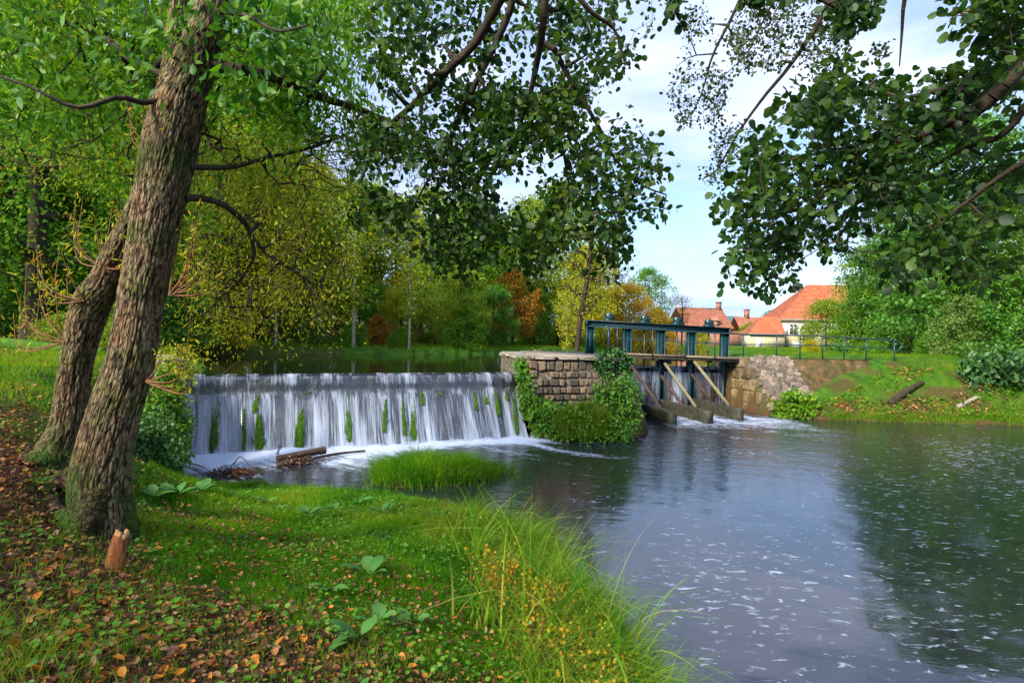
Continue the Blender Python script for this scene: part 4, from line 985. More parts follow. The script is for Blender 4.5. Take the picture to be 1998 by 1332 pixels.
def wood_mesh(name, nodes, par, rad, mat, sides=5):
    k = np.where(par >= 0)[0]; V, Fq = cones(nodes[par[k]], nodes[k], rad[par[k]], rad[k], sides)
    return mesh(name, V, Fq, mat, smooth=True)
def leaf_cloud(T, centers, per, spread, size, r, droop=.3, up=.6, tint_c=None, flat=1.0):
    n = len(centers) * per
    c = np.repeat(centers, per, 0); off = randdir(n, r) * (r.random((n, 1)) ** .5) * spread; off[:, 2] *= flat
    p = c + off; d = unit(off + randdir(n, r) * spread * .8); d[:, 2] -= droop; d = unit(d)
    nrm = unit(randdir(n, r) + np.array([0, 0, up]))
    V, Fq = scatter(T, p, d, nrm, size * r.uniform(.6, 1.25, n))
    tc_ = np.repeat(tint_c if tint_c is not None else r.random(len(centers)), per)
    tint = np.clip(tc_ * .55 + r.random(n) * .45, 0, 1)
    return V, Fq, np.repeat(tint, len(T[0]))

class Kind: pass
KINDS = {}
def tree_kind(key, H, R, base, shape, ncl, per, leaf, spread, mat, wood='wood', T=T_QUAD, trunk_r=.16, lean=0, seed=1, droop=.3, flat=.8, rtip=.012, bare=0.):
    "crown in a volume of height H, radius R, starting at height base"
    r = np.random.default_rng(seed)
    tr = [[lean * (max(z, 0) / H) ** 1.5 * H + .12 * math.sin(z * .9 + seed) * (z / H), .1 * math.sin(z * .7 + seed * 2) * (z / H), z] for z in np.linspace(-.15, H * .86, 9)]
    tg = []
    while len(tg) < ncl:
        u = r.random() ** .9; z = base + (H - base) * u
        if shape == 'round': rr = R * math.sqrt(max(0, 1 - ((u - .45) / .56) ** 2)) if u > .0 else 0
        elif shape == 'tall': rr = R * (math.sin(math.pi * min(1, u * .93 + .05)) ** .6)
        elif shape == 'cone': rr = R * (1 - u) ** .8 + .1
        elif shape == 'bush': rr = R * math.sqrt(max(0, 1 - u ** 2))
        elif shape == 'open': rr = R * (.35 + .65 * u) * math.sqrt(max(0.02, 1 - ((u - .5) / .52) ** 4))
        else: rr = R
        a = r.random() * 6.283; q = rr * (r.random() ** .38 if shape != 'open' else r.random() ** .55)
        p = np.array([math.cos(a) * q, math.sin(a) * q, z])
        lob = noise(p[None], 3.2 / R, seed)[0]
        if lob < .34 and q > R * .3: continue
        if lob < .5: p[:2] *= .82
        p[0] += np.interp(z, [q_[2] for q_ in tr], [q_[0] for q_ in tr]) if lean else 0
        tg.append(p)
    tg = np.array(tg)
    nodes, par, tips, n0 = grow([(tr, None)], tg, step=H * .06, r=r)
    rad = radii(nodes, par, rtip, trunk_r); rad[:9] = np.maximum(rad[:9], trunk_r * np.linspace(1, .25, 9)); rad[0] *= 1.35
    k = Kind(); k.wood = wood_mesh('trunk', nodes, par, rad, M[wood], 6); k.key = key
    cen = nodes[tips]
    if bare: cen = cen[r.random(len(cen)) > bare]
    tc_ = noise(cen, 1.1, seed) * .8 + r.random(len(cen)) * .25
    V, Fq, tn = leaf_cloud(T, cen, per, spread, leaf, r, droop=droop, flat=flat, tint_c=np.clip(tc_, 0, 1))
    k.crown = mesh('crown', V, Fq, M[mat], {'tint': tn}); k.H = H
    KINDS[key] = k
    return k
tree_kind('oak', 10, 4.2, 1.6, 'round', 330, 42, .20, .75, 'green', seed=1, trunk_r=.24)
tree_kind('oakfine', 10, 4.2, 1.4, 'round', 420, 70, .115, .72, 'green', seed=21, trunk_r=.24)
tree_kind('lime', 9, 3.0, 1.8, 'tall', 260, 40, .17, .62, 'lime', seed=2, trunk_r=.15)
tree_kind('poplar', 14, 3.0, 2.4, 'tall', 300, 40, .22, .8, 'olive', seed=3, trunk_r=.2)
tree_kind('maple', 8.5, 3.4, 1.2, 'round', 300, 38, .19, .65, 'orange', seed=4, trunk_r=.18)
tree_kind('sapling', 6, 1.5, 1.6, 'open', 110, 22, .13, .42, 'lime', 'palewood', seed=5, trunk_r=.06)
tree_kind('dense', 7, 3.2, .3, 'round', 330, 44, .17, .6, 'dark', seed=6, trunk_r=.16)
tree_kind('bush', 2.2, 1.7, .02, 'bush', 190, 36, .11, .3, 'green', seed=7, trunk_r=.04, rtip=.006)
tree_kind('bush2', 3.4, 2.0, .05, 'bush', 240, 34, .14, .38, 'grey', seed=8, trunk_r=.05, rtip=.006)
tree_kind('conifer', 12, 4.4, 1.4, 'round', 360, 42, .20, .85, 'grey', seed=9, trunk_r=.2, droop=.6, flat=.28)
tree_kind('bare', 9.5, 2.7, 2.8, 'open', 700, 3, .11, .4, 'olive', 'wood', seed=10, trunk_r=.15, lean=.12, bare=.3, rtip=.016)
tree_kind('broadbush', 2.4, 2.1, .02, 'bush', 150, 14, .24, .36, 'dark', T=T_BROAD, seed=11, trunk_r=.05, rtip=.006, droop=.6) if False else None
def plant(kind, x, y, s=1.0, rz=None, mat=None, wood=None, label='', name='tree', cat='tree', group=None, z=None, sz=None):
    k = KINDS[kind]; rz = random.uniform(0, 6.28) if rz is None else rz
    e = empty(name, (x, y, hz(x, y) - .03 if z is None else z), label, cat, group, rz)
    e.scale = (s, s, s * (sz or 1))
    a = link('trunk', k.wood, e); b_ = link('crown', k.crown, e)
    if mat: b_.material_slots[0].link = 'OBJECT'; b_.material_slots[0].material = M[mat]
    if wood: a.material_slots[0].link = 'OBJECT'; a.material_slots[0].material = M[wood]
    return e
def pp(kind, px, D, s, **k):
    q = P(px, 680, D); return plant(kind, q[0], q[1], s, **k)
# individual trees along the far bank
pp('oakfine', 66, 15.5, 1.15, mat='green', wood='wood', label='thick-trunked tree standing behind the mossy fallen log', name='broad_tree')
pp('poplar', 455, 27, 1.0, mat='lime', label='olive leaved tree with three stems at the left end of the far bank', name='broad_tree')
pp('sapling', 537, 26.6, 1.25, mat='olive', wood='palewood', label='pale straight thin trunk rising at the water edge of the far bank', name='slender_tree')
pp('sapling', 690, 27.5, 1.35, mat='lime', wood='palewood', label='slender pale birch above the small green shrub', name='slender_tree')
pp('sapling', 798, 29, 1.1, mat='lime', wood='palewood', label='young light green tree on the lawn right of the brush pile', name='slender_tree')
pp('lime', 915, 40, 1.15, mat='green', label='tall green tree with bare lower trunk left of the autumn tree', name='broad_tree')
pp('maple', 1000, 41, .62, mat='orange', label='tree turning orange beside the end of the far bank lawn', name='autumn_tree')
pp('maple', 950, 44, .8, mat='green', label='round green tree just behind the orange one', name='broad_tree')
pp('dense', 895, 34, .66, mat='lime', label='rounded bushy tree overhanging the far bank water', name='bushy_tree')
pp('dense', 960, 37, .55, mat='dark', label='low dark bushy tree between the overhanging tree and the pier', name='bushy_tree')
pp('lime', 1090, 46, 1.45, mat='lime', label='tall light green poplar-like tree left of the bare leaning tree', name='broad_tree')
pp('sapling', 1106, 34, .75, mat='olive', wood='palewood', label='pale crooked sapling in front of the leaning bare tree', name='slender_tree')
pp('bare', 1125, 31, 1.02, rz=0, mat='olive', wood='wood', label='leaning nearly bare tree left of the sluice frame', name='bare_tree')
pp('bare', 1205, 50, 1.15, rz=2, mat='olive', wood='palewood', label='upright bare twiggy tree behind the leaning one', name='bare_tree')
pp('lime', 1150, 43, .9, mat='olive', label='olive yellow bushy tree behind the left sluice post', name='broad_tree')
pp('maple', 1225, 48, .74, mat='yellow', label='golden yellow tree behind the sluice beam', name='autumn_tree')
pp('maple', 1280, 52, .52, mat='yellow', label='low yellow tree filling the view between the sluice posts', name='autumn_tree')
pp('lime', 1265, 60, .95, mat='green', label='green tree rising behind the golden one', name='broad_tree')
pp('bare', 1330, 64, .62, mat='yellow', label='thin yellowing tree in front of the long brick farmhouse', name='bare_tree')
pp('dense', 1362, 57, .42, mat='olive', label='olive bush in front of the brick farmhouse wall', name='bushy_tree')
pp('dense', 1300, 46, .36, mat='yellow', label='yellow green bush on the bank between two sluice posts', name='bushy_tree')
pp('bush', 1463, 92, 1.6, mat='lime', label='bright green bush below the cottage roof', name='shrub', cat='shrub')
pp('oak', 1506, 140, .85, mat='grey', label='distant round tree between the cottage and the cream house', name='broad_tree')
# right side
pp('dense', 1612, 46, .74, mat='lime', sz=1.0, label='round light green tree in front of the orange roof', name='broad_tree')
pp('dense', 1690, 42, .85, mat='green', label='green tree with bushy skirts right of the light green one', name='bushy_tree')
pp('conifer', 1868, 29, 1.05, mat='dark', label='tall spreading green tree with layered boughs on the right bank', name='layered_tree')
pp('conifer', 1790, 40, 1.12, mat='deep', label='darker layered tree behind the tall spreading one', name='layered_tree')
pp('oakfine', 1985, 26, .85, mat='green', label='fresh green spreading tree at the right edge', name='broad_tree')
pp('dense', 1915, 32, .9, mat='dark', label='deep green bushy tree between the layered tree and the right edge', name='bushy_tree')
pp('dense', 1775, 36, .75, mat='dark', label='bushy green tree over the end of the railing', name='bushy_tree')
pp('bush2', 1580, 38, .55, mat='olive', label='small olive shrub behind the railing under the cream house', name='shrub', cat='shrub')
pp('bush', 1640, 33, .75, mat='dark', label='dark low shrub behind the middle of the railing', name='shrub', cat='shrub')
pp('bush', 1700, 30, .8, mat='green', label='leafy shrub behind the right part of the railing', name='shrub', cat='shrub')
pp('bush', 1820, 27, .55, mat='green', label='low green shrub at the foot of the layered tree', name='shrub', cat='shrub')
pp('bush2', 1880, 24.5, .75, mat='grey', label='pale shrub above the broad-leaved bush on the right bank', name='shrub', cat='shrub')
pp('bush2', 1990, 22, 1.0, mat='dark', label='tall green shrub at the right edge of the bank', name='shrub', cat='shrub')
# far bank shrubs
pp('bush', 690, 28.5, .55, mat='green', label='small upright green shrub at the foot of the birch', name='shrub', cat='shrub')
pp('bush2', 735, 30.5, .48, mat='orange', wood='redtwig', label='reddish brown shrub beside the pile of cut branches', name='shrub', cat='shrub')
pp('bush', 783, 29.6, .48, mat='green', label='low green shrub at the foot of the young tree', name='shrub', cat='shrub')
pp('bush2', 905, 32.8, .7, mat='green', label='broad green shrub reaching down to the pond', name='shrub', cat='shrub')
pp('bush', 610, 28.5, .55, mat='grey', label='grey-green shrub on the far bank left of the birch', name='shrub', cat='shrub')
pp('bush2', 430, 24.5, .72, mat='olive', label='olive shrub at the left end of the pond', name='shrub', cat='shrub')
pp('bush2', 330, 19, .8, mat='dark', label='dark shrub on the left shore just behind the main trunk', name='shrub', cat='shrub')
pp('bush', 560, 30, .8, mat='dark', label='dark shrub under the trees behind the far bank', name='shrub', cat='shrub')
pp('bush2', 240, 14.2, .42, mat='lime', label='bright leafy shrub seen between the two leaning trunks', name='shrub', cat='shrub')
pp('bush', 120, 14.0, .42, mat='lime', label='bright bramble bush at the right end of the mossy log', name='shrub', cat='shrub')
# dense wood behind, alike trees
def wood_label(kd, mt):
    return {'green': 'fresh green', 'olive': 'olive yellow', 'lime': 'light yellow-green', 'dark': 'deep green', 'grey': 'grey-green', 'yellow': 'yellow'}[mt] + ' ' + {'poplar': 'tall columnar tree', 'oak': 'wide round tree', 'oakfine': 'broad spreading tree', 'lime': 'slim oval tree', 'dense': 'low bushy tree', 'maple': 'round autumn tree'}[kd]
wood_l = [('poplar',-60,24,1.0,'green'),('oakfine',150,24,1.2,'lime'),('poplar',90,30,1.05,'olive'),('oakfine',250,30,1.25,'lime'),('poplar',200,36,1.2,'green'),('oakfine',-120,20,1.1,'green'),('poplar',340,34,1.4,'olive'),('oak',400,36,1.5,'lime'),
          ('poplar',10,38,1.3,'lime'),('oak',300,44,1.4,'green'),('poplar',150,48,1.5,'olive'),('lime',360,27,1.0,'lime'),('dense',190,20,.8,'green'),('dense',20,19,.85,'green'),('dense',-80,17,.9,'dark'),('dense',290,25,.9,'lime'),('dense',380,31,.9,'green'),('lime',300,22,1.1,'lime'),('lime',440,30,1.25,'lime'),('oak',500,33,1.05,'lime'),('lime',60,22,1.2,'lime')]
for i_, (kd, px, D, s, mt) in enumerate(wood_l):
    pp(kd, px, D, s, mat=mt, label=wood_label(kd, mt) + ' in the dense wood behind the left lawn', name='wood_tree', group='trees of the wood behind the left lawn')
wood_c = [('oak',520,40,1.3,'lime'),('poplar',470,44,1.3,'olive'),('oak',600,44,1.3,'olive'),('lime',660,42,1.25,'lime'),('poplar',560,50,1.45,'lime'),('oak',720,48,1.25,'lime'),('lime',770,44,1.2,'olive'),('lime',840,46,1.35,'lime'),('oak',860,52,.95,'green'),
          ('poplar',960,56,.85,'green'),('lime',1030,54,1.5,'lime'),('dense',540,35,.65,'green'),('dense',640,37,.6,'lime'),('dense',740,40,.55,'green'),('dense',820,40,.6,'lime'),('maple',880,45,.8,'yellow'),('lime',930,50,1.3,'lime'),('oak',980,52,1.0,'olive'),('dense',1040,44,.6,'green'),('lime',1130,60,1.1,'green'),('dense',1180,58,.8,'olive'),('dense',600,34,.5,'green'),('dense',700,36,.5,'green'),('dense',780,36,.5,'olive'),('dense',850,37,.5,'lime'),('dense',1090,50,.7,'lime')]
for kd, px, D, s, mt in wood_c:
    pp(kd, px, D, s, mat=mt, label=wood_label(kd, mt) + ' in the mixed wood beyond the pond', name='wood_tree', group='trees of the wood beyond the pond')
for kd, px, D, s, mt in [('oak',1760,44,1.0,'green'),('lime',1700,50,1.15,'lime'),('oak',1900,50,.9,'green'),('oak',2050,40,.9,'dark'),('dense',1760,60,.9,'green'),('oak',2120,30,.9,'lime'),('dense',1700,62,.8,'dark'),('dense',2000,45,.9,'green'),('dense',1850,55,.9,'lime')]:
    pp(kd, px, D, s, mat=mt, label=wood_label(kd, mt) + ' behind the right bank', name='wood_tree', group='trees behind the right bank')
# hedge line far back so that no gap opens under the crowns
r_ = np.random.default_rng(77)
hp = []
for px, D in [(x, 66 + 10 * math.sin(x * .01)) for x in np.linspace(380, 1240, 160)] + [(x, 50) for x in np.linspace(-250, 400, 90)]:
    q = P(px, 680, D); hp.append([q[0], q[1] + r_.normal() * 1.5, 2 + 3.2 * r_.random() ** .8]); hp.append([q[0] + r_.normal(), q[1] + r_.normal() * 1.5, 2 + 2.0 * r_.random()])
V, Fq, tn = leaf_cloud(T_QUAD, np.array(hp), 60, 1.1, .3, r_)
tag(link('distant_wood', mesh('distant_wood', V, Fq, M['lime'], {'tint': tn})), 'dark undergrowth closing the gaps under the far trees', kind='stuff')
# brush pile
q = P(722, 680, 31.5); bp_ = empty('brush_pile', (q[0], q[1], hz(q[0], q[1])), 'heap of reddish cut branches on the far bank lawn', 'brush pile')
nb = 500; a = r_.normal(size=(nb, 3)) * [1.1, .7, .3] + [0, 0, .45]; a[:, 2] = np.abs(a[:, 2]); d = unit(r_.normal(size=(nb, 3)) * [1, 1, .5]) * r_.uniform(.4, 1.1, (nb, 1)); bb = a + d; bb[:, 2] = np.abs(bb[:, 2])
V, Fq = cones(a, bb, r_.uniform(.012, .03, nb), np.full(nb, .006), 4); tag(link('branches', mesh('branches', V, Fq, M['redtwig']), bp_), kind='stuff')
q = P(1060, 680, 36); bp2 = empty('log_stack', (q[0], q[1], hz(q[0], q[1])), 'small stack of cut logs in the lawn beyond the pier', 'log stack')
for k in range(16):
    x = (k % 7) * .26 - .8 + (k // 7) * .13; zz_ = .12 + (k // 7) * .21
    V, Fs = tube([[x, -.3, zz_], [x + .02, .4, zz_]], .115, 8); mbx = MB().add(V, Fs); Vv = np.concatenate(mbx.v); link('log', mesh('log', Vv, [np.concatenate(f) for f in mbx.f.values()], M['palewood' if k % 3 else 'redtwig']), bp2)


# unseen alder, added behind the camera to shade the leaning tree and litter
plant('oak', -10.8, -5.0, .75, mat='alder', label='alder standing behind the viewer on the near bank', name='added_shade_alder', z=1.2)
# ------------------------------------------------------------------ the leaning double-trunked tree
tree = empty('leaning_tree', (*G(190, 1030, .85)[:2], .8), 'big leaning tree with two furrowed trunks and mossy roots on the left bank', 'tree')
def bark_mat():
    m, n, N, L = newmat('furrowed_bark')
    at = N('ShaderNodeAttribute'); at.attribute_name = 'ridge'; mo = N('ShaderNodeAttribute'); mo.attribute_name = 'moss'
    geo = N('ShaderNodeNewGeometry'); nz = N('ShaderNodeTexNoise'); nz.inputs['Scale'].default_value = 45; nz.inputs['Detail'].default_value = 8
    bc = N('ShaderNodeAttribute'); bc.attribute_name = 'barkco'
    vo = N('ShaderNodeTexVoronoi'); vo.feature = 'DISTANCE_TO_EDGE'; vo.inputs['Scale'].default_value = 46; vo.inputs['Randomness'].default_value = 1
    dn = N('ShaderNodeTexNoise'); dn.inputs['Scale'].default_value = 30; dn.inputs['Detail'].default_value = 4; L(bc.outputs['Vector'], dn.inputs[0])
    dv = N('ShaderNodeVectorMath'); dv.operation = 'MULTIPLY_ADD'; L(dn.outputs['Color'], dv.inputs[0]); dv.inputs[1].default_value = (.022, .022, .022); L(bc.outputs['Vector'], dv.inputs[2]); L(dv.outputs[0], vo.inputs['Vector'])
    ck = N('ShaderNodeMapRange'); ck.inputs[1].default_value = .0; ck.inputs[2].default_value = .20; ck.inputs[3].default_value = .12; ck.inputs[4].default_value = 1; L(vo.outputs['Distance'], ck.inputs[0])
    nb = N('ShaderNodeTexNoise'); nb.inputs['Scale'].default_value = 3.5; nb.inputs['Detail'].default_value = 4
    mpp = N('ShaderNodeMapping'); mpp.inputs['Scale'].default_value = (1, 1, .35); L(geo.outputs['Position'], mpp.inputs[0])
    L(mpp.outputs[0], nz.inputs[0]); L(geo.outputs['Position'], nb.inputs[0])
    r = ramp(N('ShaderNodeValToRGB'), [(.08, (.02, .008, .004)), (.40, (.060, .030, .014)), (.70, (.135, .088, .044)), (1, (.26, .20, .12))])
    ad = N('ShaderNodeMath'); ad.operation = 'MULTIPLY_ADD'; L(nz.outputs[0], ad.inputs[0]); ad.inputs[1].default_value = .45; L(at.outputs['Fac'], ad.inputs[2])
    sb = N('ShaderNodeMath'); sb.operation = 'SUBTRACT'; L(ad.outputs[0], sb.inputs[0]); sb.inputs[1].default_value = .22; L(sb.outputs[0], r.inputs[0])
    tint = ramp(N('ShaderNodeValToRGB'), [(.35, (.62, .80, .34)), (.5, (1, 1, .9)), (.66, (1.0, .80, .58))]); L(nb.outputs[0], tint.inputs[0])
    mu = N('ShaderNodeMix'); mu.data_type = 'RGBA'; mu.blend_type = 'MULTIPLY'; mu.inputs[0].default_value = 1; L(r.outputs[0], mu.inputs[6]); L(tint.outputs[0], mu.inputs[7])
    m4 = N('ShaderNodeMix'); m4.data_type = 'RGBA'; m4.blend_type = 'MULTIPLY'; m4.inputs[0].default_value = .85; L(mu.outputs[2], m4.inputs[6]); L(ck.outputs[0], m4.inputs[7])
    mr = ramp(N('ShaderNodeValToRGB'), [(.3, (.012, .032, .002)), (.7, (.06, .11, .006))]); L(nz.outputs[0], mr.inputs[0])
    mm = N('ShaderNodeMix'); mm.data_type = 'RGBA'; L(mo.outputs['Fac'], mm.inputs[0]); L(m4.outputs[2], mm.inputs[6]); L(mr.outputs[0], mm.inputs[7])
    bp = N('ShaderNodeBump'); bp.inputs['Strength'].default_value = .8; bp.inputs['Distance'].default_value = .012; hs_ = N('ShaderNodeMath'); hs_.operation = 'MULTIPLY_ADD'; L(nz.outputs[0], hs_.inputs[0]); hs_.inputs[1].default_value = .5; L(ck.outputs[0], hs_.inputs[2]); L(hs_.outputs[0], bp.inputs['Height'])
    b = N('ShaderNodeBsdfPrincipled'); b.inputs['Roughness'].default_value = .85; b.inputs['Specular IOR Level'].default_value = .25
    L(mm.outputs[2], b.inputs['Base Color']); L(bp.outputs[0], b.inputs['Normal']); o = N('ShaderNodeOutputMaterial'); L(b.outputs[0], o.inputs[0])
    return m
M['bark'] = bark_mat()
def trunk_from(pxs, nr, ns, seed, flare=None, moss=None, amp=.013):
    "pxs: (px, py, width px, D)"
    pts = np.array([P(a, b_, d) for a, b_, w_, d in pxs]); rads = np.array([w_ * d / F / 2 * .92 for a, b_, w_, d in pxs])
    full = catmull(np.c_[pts, rads[:, None]], nr); c, rd = full[:, :3], full[:, 3]
    s = np.concatenate([[0], np.cumsum(np.linalg.norm(np.diff(c, axis=0), axis=1))])
    store = {}
    def disp(R, dirs, pts_, th):
        S = s[:, None] * np.ones((1, ns))
        R = rd[:, None] * np.ones((1, ns))
        lob = fbm(np.stack([np.cos(th)[None] * 1.3 + 0 * S, np.sin(th)[None] * 1.3 + 0 * S, S * .55], -1), 1, 3, seed) - .5
        R = R * (1 + .10 * lob)
        if flare is not None: R = R + flare(S, th[None] + 0 * S, dirs)
        q = np.stack([np.cos(th)[None] * R * 66, np.sin(th)[None] * R * 66, S * 6.0 + 2.2 * noise(np.stack([np.cos(th)[None] * 4 + 0 * S, np.sin(th)[None] * 4 + 0 * S, S * 2], -1), 1, seed)], -1)
        a = noise(q, 1, seed); b_ = noise(q, 2.1, seed + 5)
        ridge = np.clip(np.abs(a - .5) * 7.5, 0, 1) ** .8 * .75 + b_ * .35
        ridge = ridge - (fbm(q * np.array([1, 1, 3.2]), 1.2, 2, seed + 9) - .5) * .5
        store['ridge'] = ridge; store['S'] = S; store['co'] = np.stack([np.cos(th)[None] * rd[:, None], np.sin(th)[None] * rd[:, None], S * .24], -1).reshape(-1, 3)
        return R + (ridge - .6) * amp * np.clip(R / .12, .3, 1.2)
    V, Fs = tube(c, rd, ns, True, disp)
    ridge = np.clip(store['ridge'].ravel(), 0, 1)
    mo = np.clip(moss(V) if moss else 0 * ridge, 0, 1) * np.clip(1.15 - .5 * ridge * 0, 0, 1)
    return V, Fs, ridge, mo, store['co'], rd
def moss_f(V):
    n_ = fbm(V, 3.0, 4, 41)
    base = np.clip((1.62 - V[:, 2]) / .5, 0, 1) * np.clip((n_ - .36) * 7, 0, 1) * np.clip((-3.0 - V[:, 0]) * 5, 0, 1)
    face_ = .35 * np.clip((n_ - .50) * 8, 0, 1) * (V[:, 2] > 3.0)
    return np.maximum(base, face_)
def flare1(S, th, dirs):
    k = np.clip(1 - S / .85, 0, 1) ** 2; k3 = np.clip(1 - S / .32, 0, 1) ** 2 * .05
    tocam = -dirs[..., 1]; left = -dirs[..., 0]
    lob = np.abs(np.sin(th * 2.5 + .6)) ** 1.5
    return k * (.015 + .10 * lob * np.clip(left * 1.2 + .15, 0, 1) + .03 * lob) + k3
main = [(196,1085,76,4.25),(196,1010,92,4.3),(196,930,106,4.35),(219,820,96,4.4),(253,710,86,4.45),(272,600,82,4.5),(300,450,88,4.55),(328,300,102,4.6),(352,200,96,4.6),(388,100,74,4.6),(417,0,56,4.65),(440,-90,44,4.7),(470,-220,34,4.8)]
V, Fs, rg, mo, bc_, mr_ = trunk_from(main, 600, 160, 3, flare1, moss_f)
link('trunk', mesh('trunk', local(V, tree), Fs, M['bark'], {'ridge': rg, 'moss': mo}, True, {'barkco': bc_}), tree)
second = [(105,950,96,4.95),(118,880,78,5.0),(136,820,66,5.0),(149,710,57,5.0),(176,600,68,4.95),(205,550,60,4.9),(228,500,56,4.85),(262,430,50,4.75),(300,340,52,4.7),(325,240,56,4.7),(335,150,42,4.75),(345,40,34,4.8),(352,-90,26,4.9)]
def flare2(S, th, dirs):
    k = np.clip(1 - S / .6, 0, 1) ** 2; return k * (.03 + .13 * np.abs(np.sin(th * 2 + 1)) ** 1.5)
V, Fs, rg, mo, bc_, sr_ = trunk_from(second, 420, 110, 8, flare2, moss_f)
link('trunk', mesh('trunk', local(V, tree), Fs, M['bark'], {'ridge': rg, 'moss': mo}, True, {'barkco': bc_}), tree)
# surface roots running to the left and forward
for k, (pts_, w_) in enumerate([([(190,960,4.25),(160,985,4.1),(120,985,4.2),(75,960,4.5)],.10),([(110,900,4.9),(70,905,4.8),(40,915,4.9)],.10),([(215,940,4.3),(262,960,4.4),(290,985,4.6)],.07),([(150,930,4.5),(100,935,4.5),(55,985,4.4)],.09),([(225,900,4.4),(262,900,4.6),(285,940,4.9)],.06)]):
    pp3 = np.array([P(*q) for q in pts_])
    for q in pp3[1:]: q[2] = hz(q[0], q[1]) + .03
    pp3[-1][2] -= .06
    cc = catmull(pp3, 60); rr = np.linspace(w_, w_ * .35, 60)
    def dsp(R, dirs, p_, th): 
        qq = p_[:, None] + dirs * R[..., None]; a_ = noise(qq, 24, 3); rdg = 1 - np.abs(a_ - .5) * 2; return R * (.85 + .35 * rdg)
    V, Fs = tube(cc, rr, 28, True, dsp)
    link('root', mesh('root', local(V, tree), Fs, M['bark'], {'ridge': np.clip(noise(V, 30, 2), 0, 1), 'moss': np.clip((fbm(V, 4, 3, 6) - .38) * 5, 0, 1)}, True, {'barkco': V * .5}), tree)
def pl(pxs, n=14): return catmull([P(*q) for q in pxs], n)
limbsA = [pl([(398,120,4.6),(440,133,4.6),(480,137,4.6),(560,160,4.8),(640,195,5.1),(700,212,5.4),(800,258,5.9),(900,296,6.4),(985,330,6.9)], 26),
          pl([(372,326,4.6),(450,326,4.8),(520,308,5.0),(600,290,5.3),(690,258,5.6)], 16),
          pl([(362,386,4.6),(400,388,4.7),(440,402,4.8),(482,440,5.0),(494,480,5.1),(494,505,5.1),(470,545,5.2),(435,575,5.3)], 18),
          pl([(487,455,5.02),(520,495,5.1),(560,520,5.2),(600,548,5.4),(640,575,5.6)], 12),
          pl([(330,150,4.7),(260,120,4.9),(180,60,5.2),(60,40,5.6),(-60,60,6)], 18),
          pl([(380,60,4.6),(440,-20,4.6),(560,-60,4.8),(700,-80,5.2)], 14),
          pl([(350,170,4.6),(290,200,4.4),(230,190,4.2),(150,210,4.1),(60,170,4.0),(-30,140,4.0)], 18),
          pl([(345,240,4.6),(300,255,4.7),(255,280,4.8),(250,310,4.9),(262,300,4.9)], 10),
          pl([(410,20,4.6),(480,30,4.3),(540,60,4.1),(600,50,4.0)], 12)]
r5 = np.random.default_rng(55)
T_SPEAR = (np.array([[0, 0, 0], [.19, .35, .03], [.14, .7, -.03], [0, 1, -.14], [-.14, .7, -.03], [-.19, .35, .03]]), T_LANCE[1])
def region(poly, n, dfun, gap=None, seed=0, rr=r5):
    poly = np.array(poly, float); lo, hi = poly.min(0), poly.max(0); out = []
    while len(out) < n:
        q = lo + (hi - lo) * rr.random((400, 2)); q = q[sdf(q, poly) > 0]
        if gap: q = q[noise(np.c_[q, 0 * q[:, 0]], 1 / gap[0], seed) > gap[1] + .25 * (rr.random(len(q)) - .5)]
        out += list(q)
    out = np.array(out[:n]); return np.array([P(a, b_, dfun(a, b_)) for a, b_ in out])
T1 = region([(-60,-80),(760,-80),(735,60),(690,150),(560,150),(470,120),(430,230),(340,120),(240,330),(0,330),(-60,300)], 560, lambda a, b_: 4.9 + 2.8 * r5.random(), (90, .36), 2)
T2 = region([(380,210),(560,150),(760,230),(900,300),(860,340),(720,330),(690,480),(640,620),(520,640),(400,620),(345,590),(380,400)], 560, lambda a, b_: 4.9 + 1.9 * r5.random(), (70, .33), 3)
nodes, par, tips, n0 = grow([(l, None) for l in limbsA], np.concatenate([T1, T2]), step=.22, wob=.12, r=r5)
par = np.array(par); rad = radii(nodes, par, .0042, .06, .38)
base = [.055, .028, .032, .018, .032, .03, .028, .014, .022]; k0 = 0
for l, b_ in zip(limbsA, base): m_ = len(l); rad[k0:k0 + m_] = np.maximum(rad[k0:k0 + m_], b_ * np.linspace(1, .25, m_)); k0 += m_
nodes_l = local(nodes, tree)
link('branch', wood_mesh('branch', nodes_l, par, rad, M['wood'], 6), tree)
tipsA, tipsB = tips, tips
tp = nodes_l[tips]; order_is_t1 = pix(nodes[tips]); up_left = (order_is_t1[:, 1] < 235) & (order_is_t1[:, 0] < 760)
def drooping(tp, n_leaf, length, size, spread, name, mat, r, T=T_LANCE):
    "hanging twig at each tip with alternate narrow leaves"
    n = len(tp); d = unit(np.c_[r.normal(size=(n, 2)) * .9, -np.abs(r.normal(size=n)) * .6 - .15])
    ln = r.uniform(.5, 1.2, n) * length; s = np.linspace(.05, 1, n_leaf)
    base_ = tp[:, None] + d[:, None] * (ln[:, None] * s[None])[..., None] + r.normal(size=(n, n_leaf, 3)) * spread * .35
    base_[..., 2] -= (s ** 2 * .18)[None] * ln[:, None]
    ld = unit(np.repeat(d[:, None], n_leaf, 1) * .8 + r.normal(size=(n, n_leaf, 3)) * .55 + [0, 0, -.35])
    nm = unit(r.normal(size=(n, n_leaf, 3)) + [0, 0, .5])
    V, Fq = scatter(T, base_.reshape(-1, 3), ld.reshape(-1, 3), nm.reshape(-1, 3), size * r.uniform(.6, 1.25, n * n_leaf))
    tint = np.clip(np.repeat(noise(tp, .9, 3) * .6, n_leaf) + r.random(n * n_leaf) * .5, 0, 1)
    tV, tF = cones(tp, tp + d * ln[:, None] - np.c_[np.zeros((n, 2)), .18 * ln], np.full(n, .0025), np.full(n, .001), 3)
    return V, Fq, np.repeat(tint, len(T[0])), tV, tF
